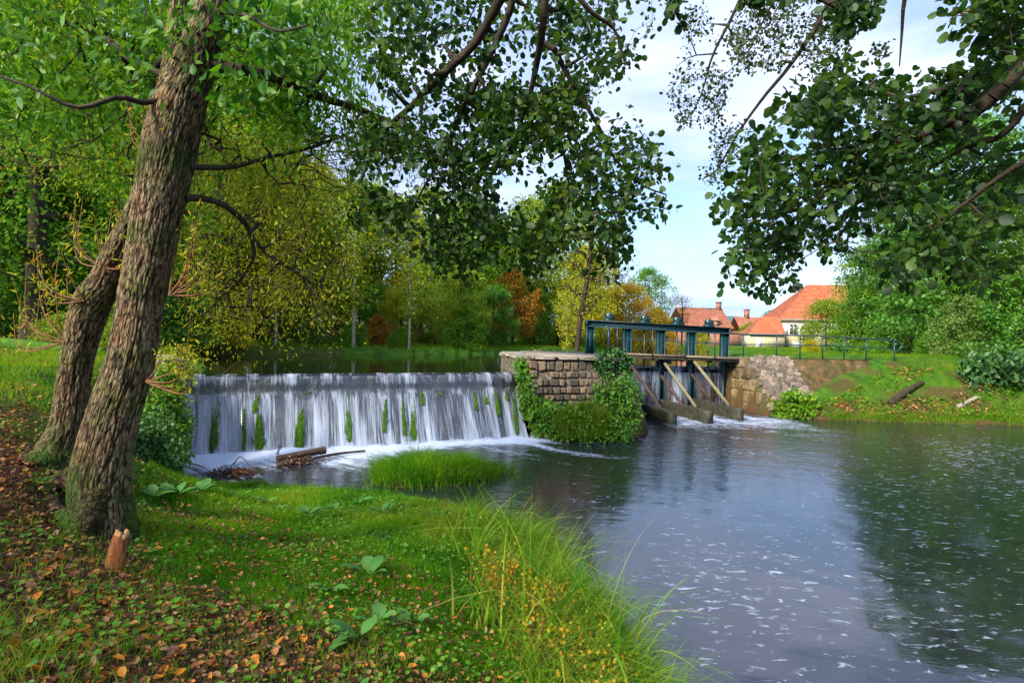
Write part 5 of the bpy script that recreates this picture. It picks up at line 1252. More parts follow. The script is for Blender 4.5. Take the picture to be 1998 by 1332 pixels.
V, Fq, tn, tV, tF = drooping(tp[up_left], 46, .42, .078, .34, 'leaf', 'willow', r5, T_SPEAR)
tag(link('foliage', mesh('foliage', V, Fq, M['willow'], {'tint': tn}), tree), kind='stuff')
link('twig', mesh('twig', tV, tF, M['wood']), tree)['kind'] = 'stuff'
V, Fq, tn, tV, tF = drooping(tp[~up_left], 26, .34, .044, .36, 'leaf', 'olive', r5)
tag(link('foliage', mesh('foliage', V, Fq, M['olive'], {'tint': tn}), tree), kind='stuff')
link('twig', mesh('twig', tV, tF, M['wood']), tree)['kind'] = 'stuff'
# bigger leaves close to the top of the trunk
cl = region([(300,-20),(600,-20),(540,110),(500,190),(430,215),(390,120),(340,60),(310,140)], 150, lambda a, b_: 4.15 + .5 * r5.random(), None, 1)
def leaf_children(parent, T, mats, pos, d, nrm, size, name='leaf'):
    "single leaves as parts that share one mesh per material"
    tv, tf = T; q, t_ = fixtri(tf); fs = [f for f in (q, t_) if len(f)]
    mes = []
    for m_, tint in mats:
        for tt in tint: mes.append(mesh(name, tv, fs, M[m_], {'tint': np.full(len(tv), tt)}, True))
    d = unit(d); x = unit(np.cross(d, nrm)); n_ = np.cross(x, d)
    for i in range(len(pos)):
        o = bpy.data.objects.new(name, mes[random.randrange(len(mes))]); C.objects.link(o); o.parent = parent
        mt = Matrix(((x[i][0], d[i][0], n_[i][0]), (x[i][1], d[i][1], n_[i][1]), (x[i][2], d[i][2], n_[i][2]))).to_4x4()
        o.matrix_local = Matrix.Translation(Vector(pos[i])) @ mt @ Matrix.Scale(float(size[i]), 4)
nn_ = 290; cc_ = np.repeat(local(cl, tree), 2, 0)[:nn_] + r5.normal(size=(nn_, 3)) * .10
leaf_children(tree, T_BROAD, [('willow', (.0, .3)), ('dark', (.2, .6))], cc_, r5.normal(size=(nn_, 3)) + [0, 0, -.8], randdir(nn_, r5) + [0, 0, .7], r5.uniform(.07, .12, nn_))
n = 2600; cw_ = local(region([(-40,-40),(720,-40),(700,90),(560,170),(470,200),(330,200),(240,250),(0,260)], 130, lambda a, b_: 4.3 + 1.6 * r5.random(), (80, .42), 12), tree); pz_ = np.repeat(cw_, 20, 0) + r5.normal(size=(n, 3)) * .14
V, Fq = scatter(T_SPEAR, pz_, unit(r5.normal(size=(n, 3)) + [0, 0, -.7]), unit(r5.normal(size=(n, 3)) + [0, 0, .6]), r5.uniform(.06, .12, n))
tag(link('foliage', mesh('foliage', V, Fq, M['dark'], {'tint': np.repeat(r5.random(n), 6)}), tree), kind='stuff')
# thin reddish sprouts on both trunks
sp = []
for (x0, y0, d0, n_, xr, yr) in [(330,576,4.45,13,(330,470),(400,575)),(202,524,4.8,12,(130,290),(330,470)),(165,588,4.8,7,(60,170),(440,560)),(128,668,4.9,9,(20,120),(480,620)),(322,300,4.5,6,(230,330),(150,260)),(285,745,4.4,8,(290,380),(600,740))]:
    a = P(x0, y0, d0)
    for k in range(n_):
        e = P(random.uniform(*xr), random.uniform(*yr), d0 + random.uniform(-.3, .5)); mid_ = (a + e) / 2 + np.array([(e - a)[0] * .22, 0, -abs(e[0] - a[0]) * .28]); c = catmull([a, mid_, e], 9)
        sp.append(c)
a = np.concatenate([c[:-1] for c in sp]); bb = np.concatenate([c[1:] for c in sp]); rr = np.tile(np.linspace(.008, .002, 9), (len(sp), 1))
V, Fq = cones(local(a, tree), local(bb, tree), rr[:, :-1].ravel(), rr[:, 1:].ravel(), 5)
link('sprout', mesh('sprout', V, Fq, M['redtwig'], smooth=True), tree)['kind'] = 'stuff'
pts = np.concatenate([c[4:] for c in sp]); pts = np.repeat(pts, 3, 0) + r5.normal(size=(len(pts) * 3, 3)) * .03
V, Fq = scatter(T_LANCE, local(pts, tree), randdir(len(pts), r5), randdir(len(pts), r5), r5.uniform(.04, .08, len(pts)))
tag(link('sprout_leaf', mesh('sprout_leaf', V, Fq, M['olive'], {'tint': np.repeat(r5.random(len(pts)), 6)}), tree), kind='stuff')

# ------------------------------------------------------------------ overhanging alder boughs
def bough(name, label, limbs, base, regs, n_ind, size, per, spread, mat, seed, rtip=.0022, Tm=T_ROUND, cat='tree branch'):
    r = np.random.default_rng(seed)
    o0 = limbs[0][0]; e = empty(name, tuple(o0), label, cat, 'alder boughs overhanging the pool' if cat == 'tree branch' else None)
    tg = np.concatenate([region(pol, n, df, gp_, sd_, r) for pol, n, df, gp_, sd_ in regs])
    nodes, par, tips, n0 = grow([(l, None) for l in limbs], tg, step=.14, wob=.16, r=r)
    rad = radii(nodes, par, rtip, .05, .40); k0 = 0
    for l, b_ in zip(limbs, base): m_ = len(l); rad[k0:k0 + m_] = np.maximum(rad[k0:k0 + m_], b_ * np.linspace(1, .22, m_)); k0 += m_
    nl = local(nodes, e); rootof = np.arange(len(nl))
    for k in range(len(nl)):
        if par[k] >= 0: rootof[k] = rootof[par[k]]
    for rt_ in np.unique(rootof):
        kk = np.where((par >= 0) & (rootof == rt_))[0]
        if len(kk): V, Fq = cones(nl[par[kk]], nl[kk], rad[par[kk]], rad[kk], 6); link('branch', mesh('branch', V, Fq, M['wood'], smooth=True), e)
    c = nl[tips]; n = len(c) * per; off = randdir(n, r) * (r.random((n, 1)) ** .5) * spread; p = np.repeat(c, per, 0) + off
    d = unit(off + randdir(n, r) * spread * .6 + np.array([0, 0, -.25 * spread])); nrm = unit(randdir(n, r) * 1.0 + np.array([0, -.1, .6]))
    s = size * r.uniform(.42, 1.25, n); tint = np.clip(np.repeat(noise(c, 2, seed), per) * .5 + r.random(n) * .4, 0, 1)
    # the leaves that show largest are single parts
    wpos = p + np.array(e.location); pxl = pix(wpos); inside = (pxl[:, 0] > 0) & (pxl[:, 0] < 1998) & (pxl[:, 1] > 0) & (pxl[:, 1] < 1332)
    score = np.where(inside, s / wpos[:, 1], 0); big = np.argsort(-score)[:n_ind]; mask = np.zeros(n, bool); mask[big] = True
    if n_ind: leaf_children(e, Tm, [(mat, (.1, .35, .6))], p[mask], d[mask], nrm[mask], s[mask])
    V, Fq = scatter(Tm, p[~mask], d[~mask], nrm[~mask], s[~mask])
    tag(link('foliage', mesh('foliage', V, Fq, M[mat], {'tint': np.repeat(tint[~mask], len(Tm[0]))}, True), e), kind='stuff')
    return nodes, e
D1 = lambda a, b_: 4.1 + 1.6 * random.random()
limbsC = [pl([(1010,-60,3.9),(975,0,4.0),(930,80,4.2),(870,140,4.4),(800,210,4.7),(760,245,4.9),(720,310,5.1),(692,400,5.4)], 22),
          pl([(1010,-60,4.2),(995,20,4.3),(965,90,4.4),(935,150,4.5),(900,220,4.7),(872,290,4.9),(830,360,5.1),(800,420,5.3)], 22),
          pl([(1068,-60,4.0),(1063,0,4.1),(1058,60,4.2),(1046,130,4.4),(1030,200,4.6),(1000,280,4.9),(975,340,5.1)], 20),
          pl([(1064,85,4.2),(1085,100,4.2),(1098,130,4.3),(1140,200,4.4),(1175,260,4.5),(1200,310,4.6),(1250,360,4.7),(1300,380,4.8)], 18),
          pl([(1090,-60,3.8),(1150,20,3.9),(1200,60,4.0),(1220,130,4.1)], 12),
          pl([(872,300,4.9),(885,350,5.0),(890,430,5.1),(885,470,5.2)], 8),
          pl([(1100,300,4.9),(1120,400,5.1),(1165,480,5.2),(1180,545,5.3)], 10)]
bough('alder_bough', 'dark alder boughs hanging in the top centre over the waterfall', limbsC, [.045, .035, .04, .026, .022, .014, .012],
      [([(735,-30),(1270,-30),(1300,20),(1240,90),(1215,150),(1150,200),(900,260),(760,230),(720,120)], 300, D1, (80, .46), 5),
       ([(900,180),(1130,170),(1230,240),(1330,370),(1330,410),(1270,420),(1230,400),(1200,440),(1060,490),(950,470),(880,400),(830,300)], 380, D1, (60, .45), 6),
       ([(700,250),(830,240),(850,400),(830,500),(760,440),(690,430)], 90, D1, (60, .42), 7),
       ([(840,380),(1000,380),(1100,470),(1060,560),(960,500),(880,560),(820,480)], 130, lambda a, b_: 5 + random.random(), (50, .36), 8),
       ([(1165,380),(1250,400),(1210,520),(1185,570),(1170,480)], 34, D1, None, 9)], 290, .060, 12, .14, 'alder', 91)
D2 = lambda a, b_: 3.3 + 1.6 * random.random()
limbsR = [pl([(2080,40,3.1),(1998,125,3.2),(1930,195,3.3),(1850,250,3.5),(1760,280,3.7),(1690,330,3.9),(1620,370,4.1),(1560,420,4.3),(1500,470,4.5)], 26),
          pl([(1893,180,3.35),(1840,175,3.5),(1760,190,3.7),(1690,165,3.9),(1640,150,4.1)], 12),
          pl([(1860,235,3.45),(1780,270,3.6),(1700,275,3.9),(1600,300,4.2),(1500,320,4.5)], 14),
          pl([(2040,150,3.2),(1960,260,3.4),(1880,290,3.6),(1800,340,3.8)], 12),
          pl([(2060,280,2.6),(1960,340,2.8),(1880,400,3.0),(1800,470,3.2)], 12),
          pl([(2080,-60,3.0),(1960,-10,3.1),(1900,30,3.2),(1860,20,3.3)], 10)]
bough('alder_bough', 'broad dark alder bough reaching in from the right edge over the pool', limbsR, [.05, .02, .02, .024, .018, .02],
      [([(2010,60),(1960,110),(1860,130),(1800,180),(1700,150),(1640,120),(1600,150),(1540,190),(1470,230),(1400,390),(1430,480),(1410,580),(1480,560),(1560,545),(1620,480),(1680,460),(1760,420),(1800,370),(2010,380)], 600, D2, (70, .42), 15),
       ([(1860,20),(1900,-30),(2010,-30),(2010,110),(1960,120),(1880,70)], 60, lambda a, b_: 3 + .6 * random.random(), None, 16),
       ([(1780,400),(2010,370),(2010,540),(1900,560),(1850,520),(1760,550),(1720,500)], 90, lambda a, b_: 2.9 + .8 * random.random(), (50, .4), 17)], 290, .058, 11, .12, 'alder', 92)
limbsT = [pl([(1640,-60,5.4),(1600,40,5.6),(1540,130,5.8),(1490,190,6.0),(1440,260,6.2),(1400,330,6.4),(1370,350,6.5)], 20),
          pl([(1470,-60,5.6),(1430,30,5.8),(1390,110,6.0),(1370,180,6.2),(1345,235,6.4)], 14),
          pl([(1400,105,6.0),(1350,110,6.1),(1320,130,6.2)], 6),
          pl([(1560,-60,5.3),(1500,20,5.6),(1460,100,5.8),(1400,160,6.0)], 10)]
bough('alder_bough', 'thin alder twigs with tiny sparse leaves against the sky, between the two big boughs', limbsT, [.026, .02, .01, .014],
      [([(1330,-30),(1700,-30),(1740,100),(1600,160),(1520,130),(1440,130),(1400,260),(1320,240),(1305,180),(1340,70)], 420, lambda a, b_: 5.4 + 1.2 * random.random(), (45, .42), 25),
       ([(1420,240),(1470,230),(1440,300),(1395,360),(1355,370),(1370,340)], 40, lambda a, b_: 6 + .6 * random.random(), None, 26)], 0, .036, 9, .085, 'alder2', 93, .0016)
# alder foliage close in the top right corner region between the boughs
limbsU = [pl([(1790,-80,3.6),(1765,0,3.7),(1760,60,3.8),(1755,130,3.9)], 10), pl([(1480,-80,3.8),(1560,-20,3.9),(1640,20,4.0),(1700,60,4.1)], 10)]
bough('alder_bough', 'short alder spray hanging from the top edge right of the twiggy branch', limbsU, [.018, .018],
      [([(1440,-40),(1720,-40),(1690,40),(1600,70),(1560,30),(1480,20)], 60, lambda a, b_: 3.8 + .6 * random.random(), (50, .4), 35), ([(1300,-40),(1345,-40),(1340,40),(1320,45)], 8, lambda a, b_: 4.0, None, 36)], 60, .066, 9, .09, 'alder', 94)

# ------------------------------------------------------------------ ground plants
r6 = np.random.default_rng(66)
def sample_px(poly, n, zf=None):
    "points on the ground under a region given by photo pixels on the ground plane corners"
    poly = np.array(poly, float); lo, hi = poly.min(0), poly.max(0)
    out = np.zeros((0, 2))
    while len(out) < n:
        q = lo + (hi - lo) * r6.random((n * 2, 2)); out = np.concatenate([out, q[sdf(q, poly) > 0]])
    out = out[:n]; return out
def put_z(xy): return np.c_[xy, height(xy)]
def blade_obj(name, mat, xy, h, wd, bend, label, tint=None, segs=3, zoff=0, wind=(.3, -.2)):
    p = put_z(xy) if xy.shape[1] == 2 else xy; n = len(p)
    lean = r6.normal(size=(n, 2)) + np.array(wind)
    V, Fs, m_ = blades(p, h, wd, lean, bend, segs)
    tn = np.clip(fbm(p, 1.3, 3, 61) * 1.3 - .42 + r6.random(n) * .5, 0, 1) if tint is None else tint
    return tag(link(name, mesh(name, V, Fs, M[mat], {'tint': np.repeat(tn, m_)})), label, kind='stuff')
# near lawn
xy0 = sample_px([(-3.2,4.6),(-5.4,8.9),(-2.4,8.85),(0,7.5),(.9,5.4),(1.1,3.9),(1.2,2.2),(-2.6,2.2)], 150000)
am = litter_amt(xy0); keepm = (r6.random(len(xy0)) < np.clip(1.05 - am * .93, 0, 1)) & (r6.random(len(xy0)) < np.clip(1.25 - .11 * (xy0[:, 1] - 2), .45, 1)) & (sdf(xy0, POOL) < -.02) & (fbm(np.c_[xy0, 0 * xy0[:, 0]], 5, 2, 4) > .30)
xy0 = xy0[keepm]; n = len(xy0); hh = r6.uniform(.03, .10, n) * (.5 + 1.5 * fbm(np.c_[xy0, np.zeros(n)], 2.4, 2, 9))
blade_obj('lawn_grass', 'grass', xy0, hh, r6.uniform(.004, .008, n) * (1 + .1 * xy0[:, 1]), r6.uniform(.1, .7, n), 'lush short green grass on the near bank', segs=2)
# left lawn
xy0 = sample_px([(-4.6,6.2),(-5.6,8.8),(-6.9,10.4),(-7.6,12.5),(-9.5,17),(-20,17),(-12,8),(-8,5.6)], 70000); n = len(xy0)
xy0 = xy0[(sdf(xy0, POOL) < -.1) & (sdf(xy0, POND) < -.1)]; n = len(xy0)
blade_obj('lawn_grass', 'lawn', xy0, r6.uniform(.06, .15, n), r6.uniform(.010, .018, n), r6.uniform(.1, .6, n), 'bright sunlit grass of the raised lawn behind the leaning tree', segs=2)
# right bank
xy0 = sample_px([(9.5,18.4),(13,18.15),(22,17.65),(30,17.3),(30,26),(9.5,25),(9.8,22.2),(14.3,21.9),(13.9,21.2),(12.5,20.5),(10.6,19.7),(9.8,19.1)], 72000)
xy0 = xy0[(sdf(xy0, POOL) < -.03) & (r6.random(len(xy0)) > .85 * np.clip((fbm(np.c_[xy0, 0 * xy0[:, 0]], 1.2, 3, 31) - .5) * 7, 0, 1))]; n = len(xy0)
blade_obj('bank_grass', 'lawn', xy0, r6.uniform(.06, .16, n) * (1 + 1.0 * (xy0[:, 1] < 18.6)), r6.uniform(.012, .022, n), r6.uniform(.1, .7, n), 'green and yellowish grass on the right bank slope', segs=2)
# far bank
xy0 = sample_px([(-15,23.5),(-10,25.6),(-5,28.1),(0,34.1),(4,41.1),(8,48),(14,60),(34,62),(60,60),(60,66),(34,74),(8,66),(-2,46),(-12,33),(-18,30)], 50000); xy0 = xy0[sdf(xy0, POND) < -.05]; n = len(xy0)
blade_obj('bank_grass', 'lawn', xy0, r6.uniform(.08, .28, n), r6.uniform(.03, .06, n), r6.uniform(.1, .6, n), 'green lawn along the far side of the pond', segs=2)
# leaf litter
xy0 = sample_px([(-5.6,2.1),(-6,7),(-3.2,6.6),(-1.2,5.2),(.6,4),(1.05,2.1)], 80000)
am = litter_amt(xy0); xy0 = xy0[(r6.random(len(xy0)) < np.clip(am, .24, 1) * .62) & (sdf(xy0, POOL) < -.05)][:21000]
n = len(xy0); p = put_z(xy0); p[:, 2] += r6.uniform(.004, .03, n) + .045 * (1 - litter_amt(xy0)); dd = unit(np.c_[r6.normal(size=(n, 2)), r6.normal(size=n) * .25]); nm = unit(r6.normal(size=(n, 3)) * .4 + [0, 0, 1]); s = .013 + .038 * r6.random(n) ** 1.6
score = s / p[:, 1]; pxl = pix(p); inside = (pxl[:, 0] > 5) & (pxl[:, 0] < 1200) & (pxl[:, 1] < 1325); big = np.argsort(-(score * inside))[:295]; mk = np.zeros(n, bool); mk[big] = True
V, Fq = scatter(T_CURL, p[~mk], dd[~mk], nm[~mk], s[~mk]); 
tag(link('leaf_litter', mesh('leaf_litter', V, Fq, M['litter'], {'tint': np.repeat(np.clip(r6.random((~mk).sum()) ** 1.5, 0, 1), 7)})), 'brown and orange fallen leaves covering the near bank', kind='stuff')
leaf_children(ground, T_CURL, [('litter', (.1, .3, .5, .7, .85, .8))], p[mk], dd[mk], nm[mk] , s[mk] * 1.25, 'fallen_leaf')
# low clover and ivy leaves among the litter
xy1 = sample_px([(-5.6,2.1),(-5,6),(-4.4,8.6),(-1.2,8.2),(.3,6.4),(.9,4),(1.05,2.1)], 19000); xy1 = xy1[(fbm(np.c_[xy1, 0 * xy1[:, 0]], 2.0, 3, 71) > .48) & (sdf(xy1, POOL) < -.03)]; n = len(xy1); p = put_z(xy1); p[:, 2] += r6.uniform(.01, .09, n)
V, Fq = scatter(T_ROUND, p, unit(np.c_[r6.normal(size=(n, 2)), r6.normal(size=n) * .2]), unit(r6.normal(size=(n, 3)) * .35 + [0, 0, 1]), r6.uniform(.015, .04, n))
tag(link('ground_cover', mesh('ground_cover', V, Fq, M['dark'], {'tint': np.repeat(.2 + .8 * r6.random(n), 9)})), 'small round ivy and clover leaves creeping through the litter', kind='stuff')
xy1 = sample_px([(-5.6,2.1),(-5,6),(-2.6,6.2),(-1.2,5.2),(.9,4),(1.05,2.1)], 9000); n = len(xy1)
xy1 = xy1[(fbm(np.c_[xy1, 0 * xy1[:, 0]], 1.6, 3, 72) > .5) & (sdf(xy1, POOL) < -.03)]; n = len(xy1)
blade_obj('sparse_grass', 'grass', xy1, r6.uniform(.04, .12, n), r6.uniform(.004, .007, n), r6.uniform(.2, .8, n), 'thin grass pushing up through the fallen leaves')
# islet
isl = G(845, 925, 0); ic = np.array([isl[0], isl[1]]); th = np.linspace(0, 2 * np.pi, 40, endpoint=False)
rr_ = (1 + .18 * np.sin(th * 3 + 1) + .1 * np.sin(th * 5)); V = []
for k, (f_, z_) in enumerate([(1.0, -.15), (.96, .03), (.75, .10), (.4, .16), (.02, .18)]):
    V += [[ic[0] + math.cos(t) * 1.12 * f_ * q, ic[1] + math.sin(t) * .85 * f_ * q, z_] for t, q in zip(th, rr_)]
i = (np.arange(4)[:, None] * 40 + np.arange(40)[None]).ravel(); j = (np.arange(4)[:, None] * 40 + (np.arange(40)[None] + 1) % 40).ravel()
islet = tag(link('mud_islet', mesh('mud_islet', np.array(V), np.stack([i, j, j + 40, i + 40], 1), M['soil'], smooth=True)), 'small muddy islet in the pool carrying long grass', kind='structure')
n = 9500; t = r6.random(n) * 6.283; q = np.where(r6.random(n) < .07, 1 + .35 * r6.random(n), np.sqrt(r6.random(n))); bp_ = np.c_[ic[0] + np.cos(t) * 1.16 * q * np.interp(t, th, rr_), ic[1] + np.sin(t) * .86 * q * np.interp(t, th, rr_), np.interp(q, [0, .4, .75, 1, 1.3], [.17, .15, .09, .0, -.08])]
hh = r6.uniform(.12, .56, n) * (1.25 - .6 * q) * (.25 + 1.5 * noise(bp_, 2.5, 3))
V, Fs, m_ = blades(bp_, hh, r6.uniform(.010, .018, n), np.c_[np.cos(t), np.sin(t)] * q[:, None] + r6.normal(size=(n, 2)) * .5, r6.uniform(.2, .9, n), 4)
tn = np.clip(r6.random(n) * .6 + .5 * (noise(bp_, 3.1, 8) - .3), 0, 1)
tag(link('islet_grass', mesh('islet_grass', V, Fs, M['grass'], {'tint': np.repeat(tn, m_)})), 'tall arching green grass growing on the islet', kind='stuff')
# dry brown grass arches on the islet
n = 260; t = r6.random(n) * 6.283; bp_ = np.c_[ic[0] + .25 + r6.normal(size=n) * .28, ic[1] - .35 + r6.normal(size=n) * .2, np.full(n, .1)]
V, Fs, m_ = blades(bp_, r6.uniform(.2, .38, n), .010, r6.normal(size=(n, 2)), r6.uniform(.6, 1.1, n), 4); tag(link('dry_grass', mesh('dry_grass', V, Fs, M['litter'], {'tint': np.full(len(V), .62)})), 'dry straw-coloured grass in the middle of the islet', kind='stuff')
# shore sedges and long grass
shore = np.array([(-1.0,8.3),(0,7.35),(.45,6.4),(.72,5.4),(.9,4.6),(1.0,3.9),(1.08,3.2),(1.15,2.5)]); sh = catmull(np.c_[shore, np.zeros(len(shore))], 200)[:, :2]
def shore_pts(n, lo, hi, back, fwd=.05):
    k = (lo + (hi - lo) * r6.random(n)) * 199; b_ = sh[k.astype(int)]; off = r6.uniform(-back, fwd, n); return np.c_[b_[:, 0] + off + r6.normal(size=n) * .05, b_[:, 1] + off * .35]
n = 15000; xy1 = shore_pts(n, .14, 1, .85, .10); p = np.c_[xy1, np.maximum(height(xy1), -.03)]
V, Fs, m_ = blades(p, r6.uniform(.12, .52, n) * (.45 + 1.1 * noise(p, 2.5, 7)), r6.uniform(.007, .015, n), r6.normal(size=(n, 2)) + [.4, 0], r6.uniform(.3, 1, n), 4)
tag(link('shore_grass', mesh('shore_grass', V, Fs, M['sedge'], {'tint': np.repeat(np.clip(r6.random(n) * .9, 0, 1), m_)})), 'tangled long grass along the water edge', kind='stuff')
# sedge tussocks: countable plants with single blades
tuss = [(935,1105,.50,30,'arching sedge at the top of the yellow-leaved patch'),(1010,1075,.42,26,'sedge tussock where the near bank meets the pool, farthest of the row'),(1060,1180,.62,34,'tall upright sedge in front of the yellow leaves'),(1120,1160,.48,26,'dark sedge leaning over the pool'),
        (1100,1260,.62,34,'broad sedge fan near the lower edge of the bank'),(1180,1250,.46,26,'sedge hanging over the water at the bank corner'),(1020,1290,.55,30,'nearest big sedge clump on the bank corner'),(890,1060,.40,24,'low sedge tuft at the left of the yellow-leaved patch'),(1150,1320,.5,26,'lowest sedge clump with blades trailing into the pool'),(960,1180,.5,24,'sedge clump growing through the middle of the yellow leaves'),(1080,1120,.42,22,'short sedge clump on the shore between two taller ones'),(980,1040,.36,20,'small sedge clump at the back of the shore grass'),(1215,1290,.42,20,'outermost sedge clump standing in the shallow water'),(940,1240,.42,20,'sedge clump on the lawn side of the bank corner')]
for (px, py, hh_, nbl, lb) in tuss:
    c = G(px, py, .12); c[2] = max(hz(c[0], c[1]), 0)
    e = empty('sedge_tussock', tuple(c), lb, 'sedge', 'sedge tussocks on the near shore')
    n = int(nbl * 1.6); p = r6.normal(size=(n, 3)) * [.11, .11, 0]
    V, Fs, m_ = blades(p, hh_ * r6.uniform(.45, 1.35, n) * 1.75, r6.uniform(.014, .030, n), r6.normal(size=(n, 2)) + [.3, -.1], r6.uniform(.2, .95, n), 7)
    V = V.reshape(n, m_, 3)
    fs = [f[:len(f) // n * 1] for f in Fs]
    _, Fone, _ = blades(p[:1], .3, .01, np.array([[1., 0]]), .3, 7)
    for k in range(n): link('blade', mesh('blade', V[k], Fone, M['sedge'], {'tint': np.full(m_, r6.random())}), e)
# yellowing herbs
n = 5000; k = r6.random(n); xy1 = np.c_[-.05 + .95 * k - .75 * r6.random(n) * (1 - .3 * k), 6.3 - 3.0 * k + r6.normal(size=n) * .25]; p = put_z(xy1); ht = r6.random(n) ** .7 * .36; p[:, 2] = np.maximum(p[:, 2], 0) + ht
dens = fbm(np.c_[xy1, np.zeros(n)], 2.2, 2, 81); kp = dens > .42; p = p[kp]; n = len(p)
V, Fq = scatter((T_BROAD[0][[0, 2, 4, 6, 9]] * [1.5, 1, 1], np.array([[0, 1, 2, 4], [0, 4, 2, 3]])), p, unit(randdir(n, r6) + [0, 0, -.4]), unit(randdir(n, r6) + [0, -.4, .6]), r6.uniform(.014, .036, n))
tag(link('yellow_herb', mesh('yellow_herb', V, Fq, M['herb'], {'tint': np.repeat(np.clip(r6.random(n) * .8 + .3 * noise(p, 2, 1), 0, 1), 5)})), 'patch of yellowing leaves among the shore grass', kind='stuff')
st = p[::4]; V, Fq = cones(np.c_[st[:, :2] + r6.normal(size=(len(st), 2)) * .03, np.maximum(height(st[:, :2]), 0)], st, np.full(len(st), .003), np.full(len(st), .0015), 4); tag(link('herb_stem', mesh('herb_stem', V, Fq, M['redtwig'])), 'thin stems carrying the yellowing leaves', kind='stuff')
# bright blades in the lower left corner
n = 420; bx = G(20, 1325, 1.0); p = np.c_[bx[0] + r6.normal(size=n) * .22 - .12, bx[1] + r6.normal(size=n) * .2 + .1]; p = put_z(p)
V, Fs, m_ = blades(p, r6.uniform(.10, .32, n), r6.uniform(.004, .009, n), r6.normal(size=(n, 2)) + [.8, 0], r6.uniform(.4, 1.1, n), 6); tag(link('grass_tuft', mesh('grass_tuft', V, Fs, M['lawn'], {'tint': np.repeat(r6.random(n), m_)})), 'bright arching grass blades in the lower left corner', kind='stuff')
# water's-edge fringe of the right bank and of the islet
xy1 = np.c_[r6.uniform(10.3, 30, 7000), np.zeros(7000)]; xy1[:, 1] = np.interp(xy1[:, 0], [10.5, 13, 16, 22, 30], [18.3, 18.1, 17.9, 17.6, 17.2]) + r6.uniform(-.08, .3, 7000); p = np.c_[xy1, np.maximum(height(xy1), -.02)]; n = len(p)
V, Fs, m_ = blades(p, r6.uniform(.08, .30, n) * (.5 + noise(p, 1.5, 3)), r6.uniform(.012, .02, n), r6.normal(size=(n, 2)) + [0, -.5], r6.uniform(.3, 1, n), 3); tag(link('shore_grass', mesh('shore_grass', V, Fs, M['grass'], {'tint': np.repeat(r6.random(n), m_)})), 'ragged grass fringe where the right bank meets the pool', kind='stuff')
# docks and comfrey: single leaves are parts
docks = [(345,972,.20,9,'comfrey clump with big pale leaves right of the roots'),(300,962,.16,7,'comfrey clump close under the leaning tree'),(395,962,.16,6,'comfrey clump at the water edge right of the biggest one'),(520,985,.15,6,'dock plant left of centre on the grassy shore'),(545,1000,.13,5,'dock plant just in front of the grassy shore'),(600,1010,.14,6,'dock plant with two crossing leaves mid lawn'),
         (700,985,.15,6,'dock plant behind the middle of the lawn edge'),(745,1005,.15,5,'dock plant with upright leaf near the islet'),(720,1130,.19,6,'big dock lying on the lawn centre'),(735,1225,.15,4,'dock with one upright broad leaf'),(700,1255,.16,5,'dock in the litter near the lower edge'),(805,1225,.14,5,'dock right of the upright broad leaf'),(640,1160,.11,5,'small dock at the litter border'),(870,1010,.14,5,'dock beside the first sedges'),(470,975,.13,5,'dock between the comfrey and the grassy shore'),(655,1000,.12,5,'low dock in the shore grass')]
for (px, py, s_, nl_, lb) in docks:
    c = G(px, py, .3); 
    for _ in range(4): c = G(px, py, hz(c[0], c[1]))
    e = empty('dock_plant', (c[0], c[1], hz(c[0], c[1])), lb, 'plant', 'broad-leaved plants in the near lawn')
    a = r6.random(nl_) * 6.283; d = np.c_[np.cos(a), np.sin(a), r6.uniform(.25, .9, nl_)]
    leaf_children(e, T_BROAD, [('dock', (.2, .6, .9))], d * .02 + [0, 0, .03], d, np.tile([0, 0, 1.], (nl_, 1)) - d * .3 + r6.normal(size=(nl_, 3)) * .15, s_ * r6.uniform(.8, 1.3, nl_))
# ivy and brambles on the masonry
def drape(name, label, pts_px, per, spread, size, mat, T=T_ROUND, kind_='stuff', cat=None, stems=True, seed=1, tlo=0):
    r = np.random.default_rng(seed); c = np.array([P(*q) for q in pts_px])
    V, Fq, tn = leaf_cloud(T, c, per, spread, size, r, droop=.5, up=.5)
    e = empty(name, tuple(c.mean(0)), label, cat or 'climbing plant')
    tag(link('foliage', mesh('foliage', local(V, e), Fq, M[mat], {'tint': np.clip(tn + tlo, 0, 1)}), e), kind='stuff')
    n = len(c); j = np.array([np.argsort(np.linalg.norm(c - q, axis=1) - .4 * (q[2] - c[:, 2]))[1] for q in c]); Vs, Fs = cones(local(c, e), local(c[j], e), np.full(n, .008), np.full(n, .006), 4)
    link('stem', mesh('stem', Vs, Fs, M['wood']), e)['kind'] = 'stuff'
    return e
def fillp(poly, n, dfun, seed):
    r = np.random.default_rng(seed); poly = np.array(poly, float); out = []
    while len(out) < n:
        q = poly.min(0) + (poly.max(0) - poly.min(0)) * r.random((200, 2)); out += [tuple(x) for x in q[sdf(q, poly) > 0]]
    return [(a, b_, dfun(a, b_) + r.normal() * .08) for a, b_ in out[:n]]
drape('ivy', 'dark glossy ivy curtain over the pier corner under the railing', fillp([(1166,692),(1200,684),(1222,690),(1224,735),(1165,730)], 90, lambda a, b_: 14.75 + (a - 1166) / 56 * .25, 1), 36, .16, .07, 'deep', seed=1)
drape('bramble', 'green bramble mass spilling down the pier face towards the sluice', fillp([(1172,735),(1222,728),(1240,760),(1243,800),(1230,850),(1165,845),(1150,790)], 90, lambda a, b_: 14.55 - (b_ - 730) / 120 * .35, 2), 30, .2, .065, 'dark', seed=2)
drape('ivy', 'ivy and weeds climbing the pier side next to the waterfall', fillp([(1010,705),(1032,700),(1040,770),(1075,790),(1085,850),(1050,850),(1020,800)], 110, lambda a, b_: 14.6 - (b_ - 700) / 150 * .75, 3), 34, .15, .07, 'dark', seed=3, tlo=.15)
